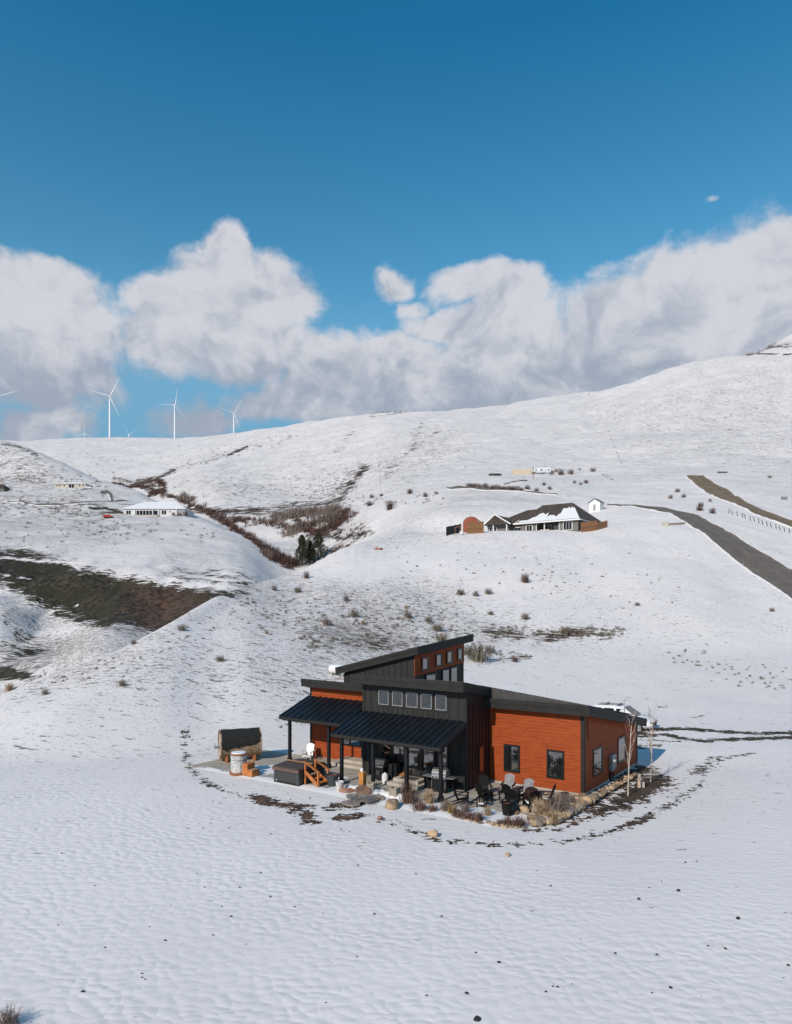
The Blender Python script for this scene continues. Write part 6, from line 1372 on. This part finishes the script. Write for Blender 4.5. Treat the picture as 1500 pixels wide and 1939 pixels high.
for i, (u, v, w_, lab) in enumerate([(1327, 959, 14, 'upper of two reddish bushes touching between the two roads'), (1325, 967, 18, 'lower of two reddish bushes touching between the two roads'), (1349, 972, 17, 'reddish bush right of the touching pair between the roads'), (1345, 950, 10, 'small bush by the gravel road edge'),
        (1283, 932, 12, 'small grey bush, top of the three left of the gravel road'), (1270, 944, 12, 'small grey bush, left of the three left of the gravel road'), (1295, 942, 12, 'small grey bush, right of the three left of the gravel road'), (1458, 905, 8, 'small bush high right on the slope'),
        (739, 965, 26, 'large round brown bush on the slope left of the grey house'), (700, 958, 16, 'dark bush left of the large round one'), (652, 975, 16, 'pale bare bush at the right side of the creek gully'), (704, 943, 12, 'small dark bush left of the crest path'), (776, 935, 16, 'brown bush, left of the upper row'), (806, 941, 14, 'brown bush, right of the upper row'), (826, 936, 10, 'small bush near the end of the lane'), (722, 940, 10, 'small bush below the dark track')]):
    p = ground_at(u, v, 140, 420); shrub('red' if w_ > 12 else 'grey', p - Vector((0, 0, .15)), w_ * p.y / F, lab, 'shrub', seed=i, name='bush', sz=.8)
t2 = empty('post_fence', ground_at(1430, 990, 150, 330), 0, 'line of leaning wooden fence posts below the gravel road', 'fence')
for k in range(16):
    u = 1380 + k * 8.2; v = 972 + k * 2.7 + random.uniform(-1, 1); p = ground_at(u, v, 150, 330) - t2.location; b = MB(); lean = random.uniform(-.5, .5); b.bar(p - Vector((0, 0, .3)), p + Vector((lean, 0, 1.3)), .13); b.build('post', 'trunk_bark', t2)

# ================================================================ left hillside houses
def far_house(u0, u1, v, Y0, label, m, hroof, h=2.7, snowroof=True, wins=(), name='house', recess=None, eave=.6, depth=10, ang=0):
    p = ground_at((u0 + u1) / 2, v, Y0 * .8, Y0 * 1.25); wd = (u1 - u0) * p.y / F; t2 = empty(name, p, ang, label, 'house')
    b = MB(); b.box(-wd / 2, wd / 2, 0, depth, -2, h); b.build('wall', m, t2)
    hip('roof', -wd / 2 - eave, wd / 2 + eave, -eave, depth + eave, -wd * .25, wd * .25, depth * .55, h + .2, h + hroof, 'snow' if snowroof else 'shingle', t2, .2)
    for (a0, a1, z0, z1) in wins:
        b = MB(); x0 = -wd / 2 + wd * a0; x1 = -wd / 2 + wd * a1; b.box(x0, x1, -.06, -.001, z0, z1); f = b.build('window', 'white_trim', t2); n = max(1, round((x1 - x0) / 1.4))
        for k in range(n): b = MB(); b.box(x0 + (x1 - x0) * k / n + .1, x0 + (x1 - x0) * (k + 1) / n - .1, -.1, -.061, z0 + .08, z1 - .08); b.build('pane', 'far_glass', f)
    return t2, wd, p
t2, wd, p = far_house(234, 350, 976, 312, 'long white house under a broad snowy roof on the left hillside', 'house_white', 4.6, 3.0, wins=[(.04, .12, .5, 2.3), (.21, .47, .1, 2.3), (.49, .56, .1, 2.3), (.62, .70, .4, 2.4), (.745, .77, 1.4, 2.1)], depth=15)
b = MB(); b.box(-wd * .30, wd * .08, -2.6, -.2, -1.5, -.05); b.build('terrace', 'foundation', t2)
for a in (.19, .48, .58, .87): b = MB(); b.box(-wd / 2 + wd * a - .12, -wd / 2 + wd * a + .12, -.5, -.2, -.2, 3.0); b.build('porch_post', 'white_trim', t2)
b = MB(); b.box(.88 * wd - wd / 2, wd / 2 + .01, -.05, -.002, -.3, 2.5); b.build('garage_door', 'light_trim', t2)
for i, (a, s, lab) in enumerate([(.83, .9, 'dark round evergreen shrub before the white house garage'), (.93, .8, 'low dark shrub at the right end of the white house'), (1.03, 1.2, 'tall dark shrub beyond the right end of the white house')]):
    shrub('grey', p + Vector((-wd / 2 + wd * a, -1.5, -.3)), s * 2.6, lab, 'shrub', seed=i, name='bush', sz=.8)
a_ = p + Vector((-wd / 2 - 12, 2, .2)); board_fence('board_fence', a_, p + Vector((-wd / 2 - .3, 1, 0)), 1.8, 'shingle', 'dark board fence joined to the left end of the white house', .6)
b = MB(); b.box(-.5, .5, -1, 1, 0, .01)
t2 = empty('red_car', ground_at(205, 981, 240, 360), rad(5), 'small red car parked left of the white house', 'car'); b = MB(); b.prism([(-2.1, .3), (2.1, .3), (2.1, .8), (1.2, .95), (.6, 1.4), (-1.2, 1.4), (-1.9, .95), (-2.1, .8)], -.85, .85); b.build('body', 'red_paint', t2, bevel=.04)
for x_ in (-1.3, 1.3):
    for y_ in (-.88, .7): b = MB(); b.tube([(x_, y_, .3), (x_, y_ + .2, .3)], .32, 12); b.build('wheel', 'rubber', t2)
t2, wd, p = far_house(104, 162, 924, 440, 'long beige house high on the left hillside', 'house_beige', 1.9, 2.6, wins=[(.05, .10, .9, 2), (.14, .19, .9, 2), (.28, .33, .9, 2), (.45, .63, .1, 2.2), (.78, .83, .9, 2), (.90, .95, .9, 2)], depth=9)
t2 = empty('white_truck', ground_at(167, 926, 380, 500), rad(8), 'white pickup parked at the right end of the beige house', 'pickup'); b = MB(); b.prism([(-2.7, .4), (2.7, .4), (2.7, 1.0), (1.7, 1.15), (1.0, 1.8), (-.6, 1.8), (-.8, 1.15), (-2.7, 1.1)], -.95, .95); b.build('body', 'car_white', t2, bevel=.05)
for x_ in (-1.7, 1.7): b = MB(); b.tube([(x_, -.98, .35), (x_, -.7, .35)], .38, 12); b.build('wheel', 'rubber', t2)
b = MB(); b.box(-.4, .9, -.97, -.951, 1.2, 1.65); b.build('side_window', 'window_glass', t2)
t2, wd, p = far_house(-16, 7, 932, 420, 'dark grey cabin cut by the left edge of the photo', 'house_grey', 2.6, 2.6, snowroof=False, wins=[(.6, .8, .8, 1.8)], depth=6)
ribbon('hill_track', [(-60, 946), (60, 957), (150, 954), (212, 952), (240, 950)], [(-60, 944.5), (60, 955), (150, 952), (210, 950), (240, 948.5)], 'asphalt', .4, y0=270, y1=430, snow=1.1)
ribbon('curved_drive', [(193, 936), (202, 934), (207, 938), (209, 944), (210, 949)], [(190, 931), (204, 929), (211, 934), (213, 942), (214, 949)], 'asphalt', .4, y0=300, y1=470, snow=.8)
# tree planted where the creek passes
def conifer(u, v, hpx, wpx, label, seed, y0, y1):
    p = ground_at(u, v, y0, y1); s = p.y / F; h = hpx * s; w = wpx * s; t2 = empty('juniper_tree', p, 0, label, 'tree'); rnd = random.Random(seed)
    b = MB(); b.tube([(0, 0, -.5), (.1, 0, h * .5), (0, .1, h * .92)], [.22, .15, .04], 7); b.build('trunk', 'trunk_bark', t2); vs = []; fs = []
    for k in range(3200):
        f = rnd.random() ** .8; z_ = h * (.04 + .96 * f); rad_ = w / 2 * (1 - f) ** .6 * (.75 + .35 * math.sin(5 * f * 3 + seed) * rnd.random()) + .1; a = rnd.uniform(0, 6.28); lump = 1 + .28 * math.sin(3 * a + seed * 2 + f * 9); r_ = rad_ * lump * math.sqrt(rnd.uniform(.25, 1))
        c_ = Vector((r_ * math.cos(a), r_ * math.sin(a), z_)); q = [c_ + Vector((rnd.gauss(0, 1), rnd.gauss(0, 1), rnd.gauss(0, 1))) * .20 for _ in range(3)]; i = len(vs); vs += q; fs.append((i, i + 1, i + 2))
    b = MB(); b.add(vs, fs); me = bpy.data.meshes.new('crown'); me.from_pydata([tuple(v_) for v_ in vs], [], fs); me.materials.append(MATS['juniper']); o = bpy.data.objects.new('crown', me); COL.objects.link(o); o.parent = t2
conifer(572, 1072, 58, 40, 'dark juniper, left one of the creek trees', 1, 190, 245)
conifer(603, 1060, 50, 46, 'dark juniper, wide right one of the creek trees', 2, 190, 260)
conifer(588, 1066, 40, 24, 'slim dark juniper between the two larger creek trees', 3, 190, 255)

# creek brush and sage on the far slopes: nobody could count it
def brush(name, spec, m, y0, y1, seed):
    rnd = random.Random(seed); vs = []; fs = []
    for pts, w, n, h in spec:
        L_ = [0]
        for a0, a1 in zip(pts[:-1], pts[1:]): L_.append(L_[-1] + math.hypot(a1[0] - a0[0], a1[1] - a0[1]))
        for k in range(n):
            s = rnd.uniform(0, L_[-1]); u = float(np.interp(s, L_, [q[0] for q in pts])) + rnd.gauss(0, w * .5); v = float(np.interp(s, L_, [q[1] for q in pts])) + rnd.gauss(0, w * .35)
            p = GCACHE(u, v, y0, y1); sc_ = p.y / F; hh = h * sc_ * rnd.uniform(.6, 1.3)
            for j in range(16):
                a = rnd.uniform(0, 6.28); q = p + Vector((rnd.gauss(0, .3), rnd.gauss(0, .3), -.1)) * hh; tip = q + Vector((math.cos(a) * .4, math.sin(a) * .4, rnd.uniform(.5, 1))) * hh; wd_ = .045 * hh + .02
                sd = Vector((-math.sin(a), math.cos(a), 0)) * wd_; i = len(vs); vs += [tuple(q - sd), tuple(q + sd), tuple(tip)]; fs.append((i, i + 1, i + 2))
    me = bpy.data.meshes.new(name); me.from_pydata(vs, [], fs); me.materials.append(MATS[m]); o = bpy.data.objects.new(name, me); COL.objects.link(o); o['kind'] = 'stuff'; return o
def GCACHE(u, v, y0, y1):
    ys = np.exp(np.linspace(math.log(y0), math.log(y1), 160)); xs = (u - CU) / F * ys; z_ = ground_z(xs, ys); vp = HV + (H - z_) * F / ys; ok = vp <= v; k = int(np.argmax(ok))
    if not ok[k]: k = int(np.argmin(vp))
    return Vector((xs[k], ys[k], z_[k]))
brush('creek_brush', [([(415, 982), (450, 1005), (504, 1041), (545, 1070)], 7, 190, 11), ([(380, 968), (440, 985), (500, 992), (560, 1002)], 9, 150, 10), ([(560, 1000), (610, 1012), (650, 985), (665, 975)], 11, 190, 12),
                      ([(215, 905), (262, 922), (330, 945), (400, 972)], 5, 150, 8), ([(270, 925), (310, 918), (300, 905)], 7, 60, 7), ([(505, 1040), (520, 1060), (560, 1072)], 10, 120, 16), ([(585, 1010), (640, 1020), (690, 1000)], 16, 90, 6), ([(620, 1050), (660, 1035)], 10, 40, 6)], 'red_brush', 200, 700, 1)
brush('bare_willows', [([(520, 985), (560, 978), (600, 975), (640, 968)], 8, 170, 17), ([(545, 1015), (580, 1000), (640, 978)], 9, 110, 16), ([(345, 945), (365, 950)], 8, 40, 12), ([(505, 1050), (540, 1065)], 8, 70, 14)], 'grey_brush', 200, 700, 2)
brush('hillside_sage', [([(0, 905), (100, 910), (200, 925)], 28, 90, 5), ([(0, 960), (120, 962), (230, 1005)], 30, 110, 6), ([(0, 1010), (200, 1010), (400, 1010)], 28, 60, 6), ([(430, 930), (560, 930), (660, 920)], 34, 70, 4), ([(620, 945), (700, 950), (840, 950)], 16, 40, 6),
                        ([(330, 890), (440, 860), (560, 825)], 12, 70, 3.5), ([(120, 860), (300, 870), (430, 850)], 26, 40, 3), ([(690, 880), (560, 965)], 18, 80, 4), ([(1412, 664), (1495, 655)], 5, 40, 6), ([(700, 784), (770, 779)], 4, 40, 3)], 'grey_brush', 190, 1400, 3)

brush('slope_tufts', [([(450, 1150), (640, 1160), (880, 1180)], 60, 260, 5), ([(560, 1215), (760, 1225)], 30, 90, 6), ([(940, 1198), (1180, 1204)], 16, 130, 7), ([(880, 1236), (1000, 1248)], 14, 40, 6), ([(760, 1060), (1000, 1080), (1250, 1130)], 60, 60, 4), ([(1270, 1240), (1500, 1300)], 34, 60, 5), ([(60, 1300), (300, 1240), (420, 1170)], 30, 50, 5)], 'sage', 48, 190, 7)
# ================================================================ wind turbines
def turbine(u, vhub, Yd, angs, yaw, label, blade=44, hub=80):
    x_ = (u - CU) / F * Yd; zh = H + (HV - vhub) * Yd / F; t2 = empty('wind_turbine', (x_, Yd, zh - hub), 0, label, 'wind turbine', 'wind turbines on the far ridge')
    b = MB(); b.tube([(0, 0, -60), (0, 0, hub - 1.5)], [2.5, 1.5], 16); b.build('tower', 'turbine_white', t2, smooth=True)
    R_ = Matrix.Translation((0, 0, hub)) @ Matrix.Rotation(yaw, 4, 'Z')
    b = MB().at(R_); b.tube([(0, -3.2, .6), (0, -2.5, .6), (0, 6.5, .9), (0, 7.5, .9)], [1.4, 2.1, 2.1, 1.3], 10); b.build('nacelle', 'turbine_white', t2, smooth=True)
    b = MB().at(R_); b.tube([(0, -5.6, .6), (0, -5.0, .6), (0, -3.3, .6)], [.4, 1.6, 1.9], 12); b.build('hub', 'turbine_white', t2, smooth=True)
    for a in angs:
        M2 = R_ @ Matrix.Translation((0, -4.3, .6)) @ Matrix.Rotation(-rad(a - 90), 4, 'Y'); b = MB().at(M2); secs = [(1.2, 1.0, .9), (4, 1.2, .7), (9, 1.9, .45), (20, 1.35, .3), (33, .85, .2), (blade, .25, .08)]; vs = []
        for z_, c_, th_ in secs: vs += [(-c_ * .45, 0, z_), (0, -th_, z_), (c_ * .8, 0, z_), (0, th_, z_)]
        b.add(vs, [(3, 2, 1, 0)] + [(i * 4 + j, i * 4 + (j + 1) % 4, (i + 1) * 4 + (j + 1) % 4, (i + 1) * 4 + j) for i in range(5) for j in range(4)] + [(20, 21, 22, 23)]); b.build('blade', 'turbine_white', t2, smooth=True)
turbine(208, 752, 1500, (170, 66, 295), rad(28), 'largest white wind turbine, left of the tall pair on the ridge', 46)
turbine(331, 768, 1700, (190, 84, 312), rad(38), 'white wind turbine, right of the tall pair on the ridge', 46)
turbine(443, 783, 2000, (168, 62, 290), rad(32), 'white wind turbine where the ridge starts to climb', 46)
turbine(160, 821, 2600, (92, 212, 332), rad(30), 'small distant wind turbine barely clearing the ridge', 44)
turbine(-3, 752, 1500, (145, 265, 25), rad(25), 'white wind turbine cut off by the left edge of the photo', 46)
turbine(244, 824, 3000, (120, 40, 260), rad(40), 'faint wind turbine tips just above the ridge between the two tall ones', 44)
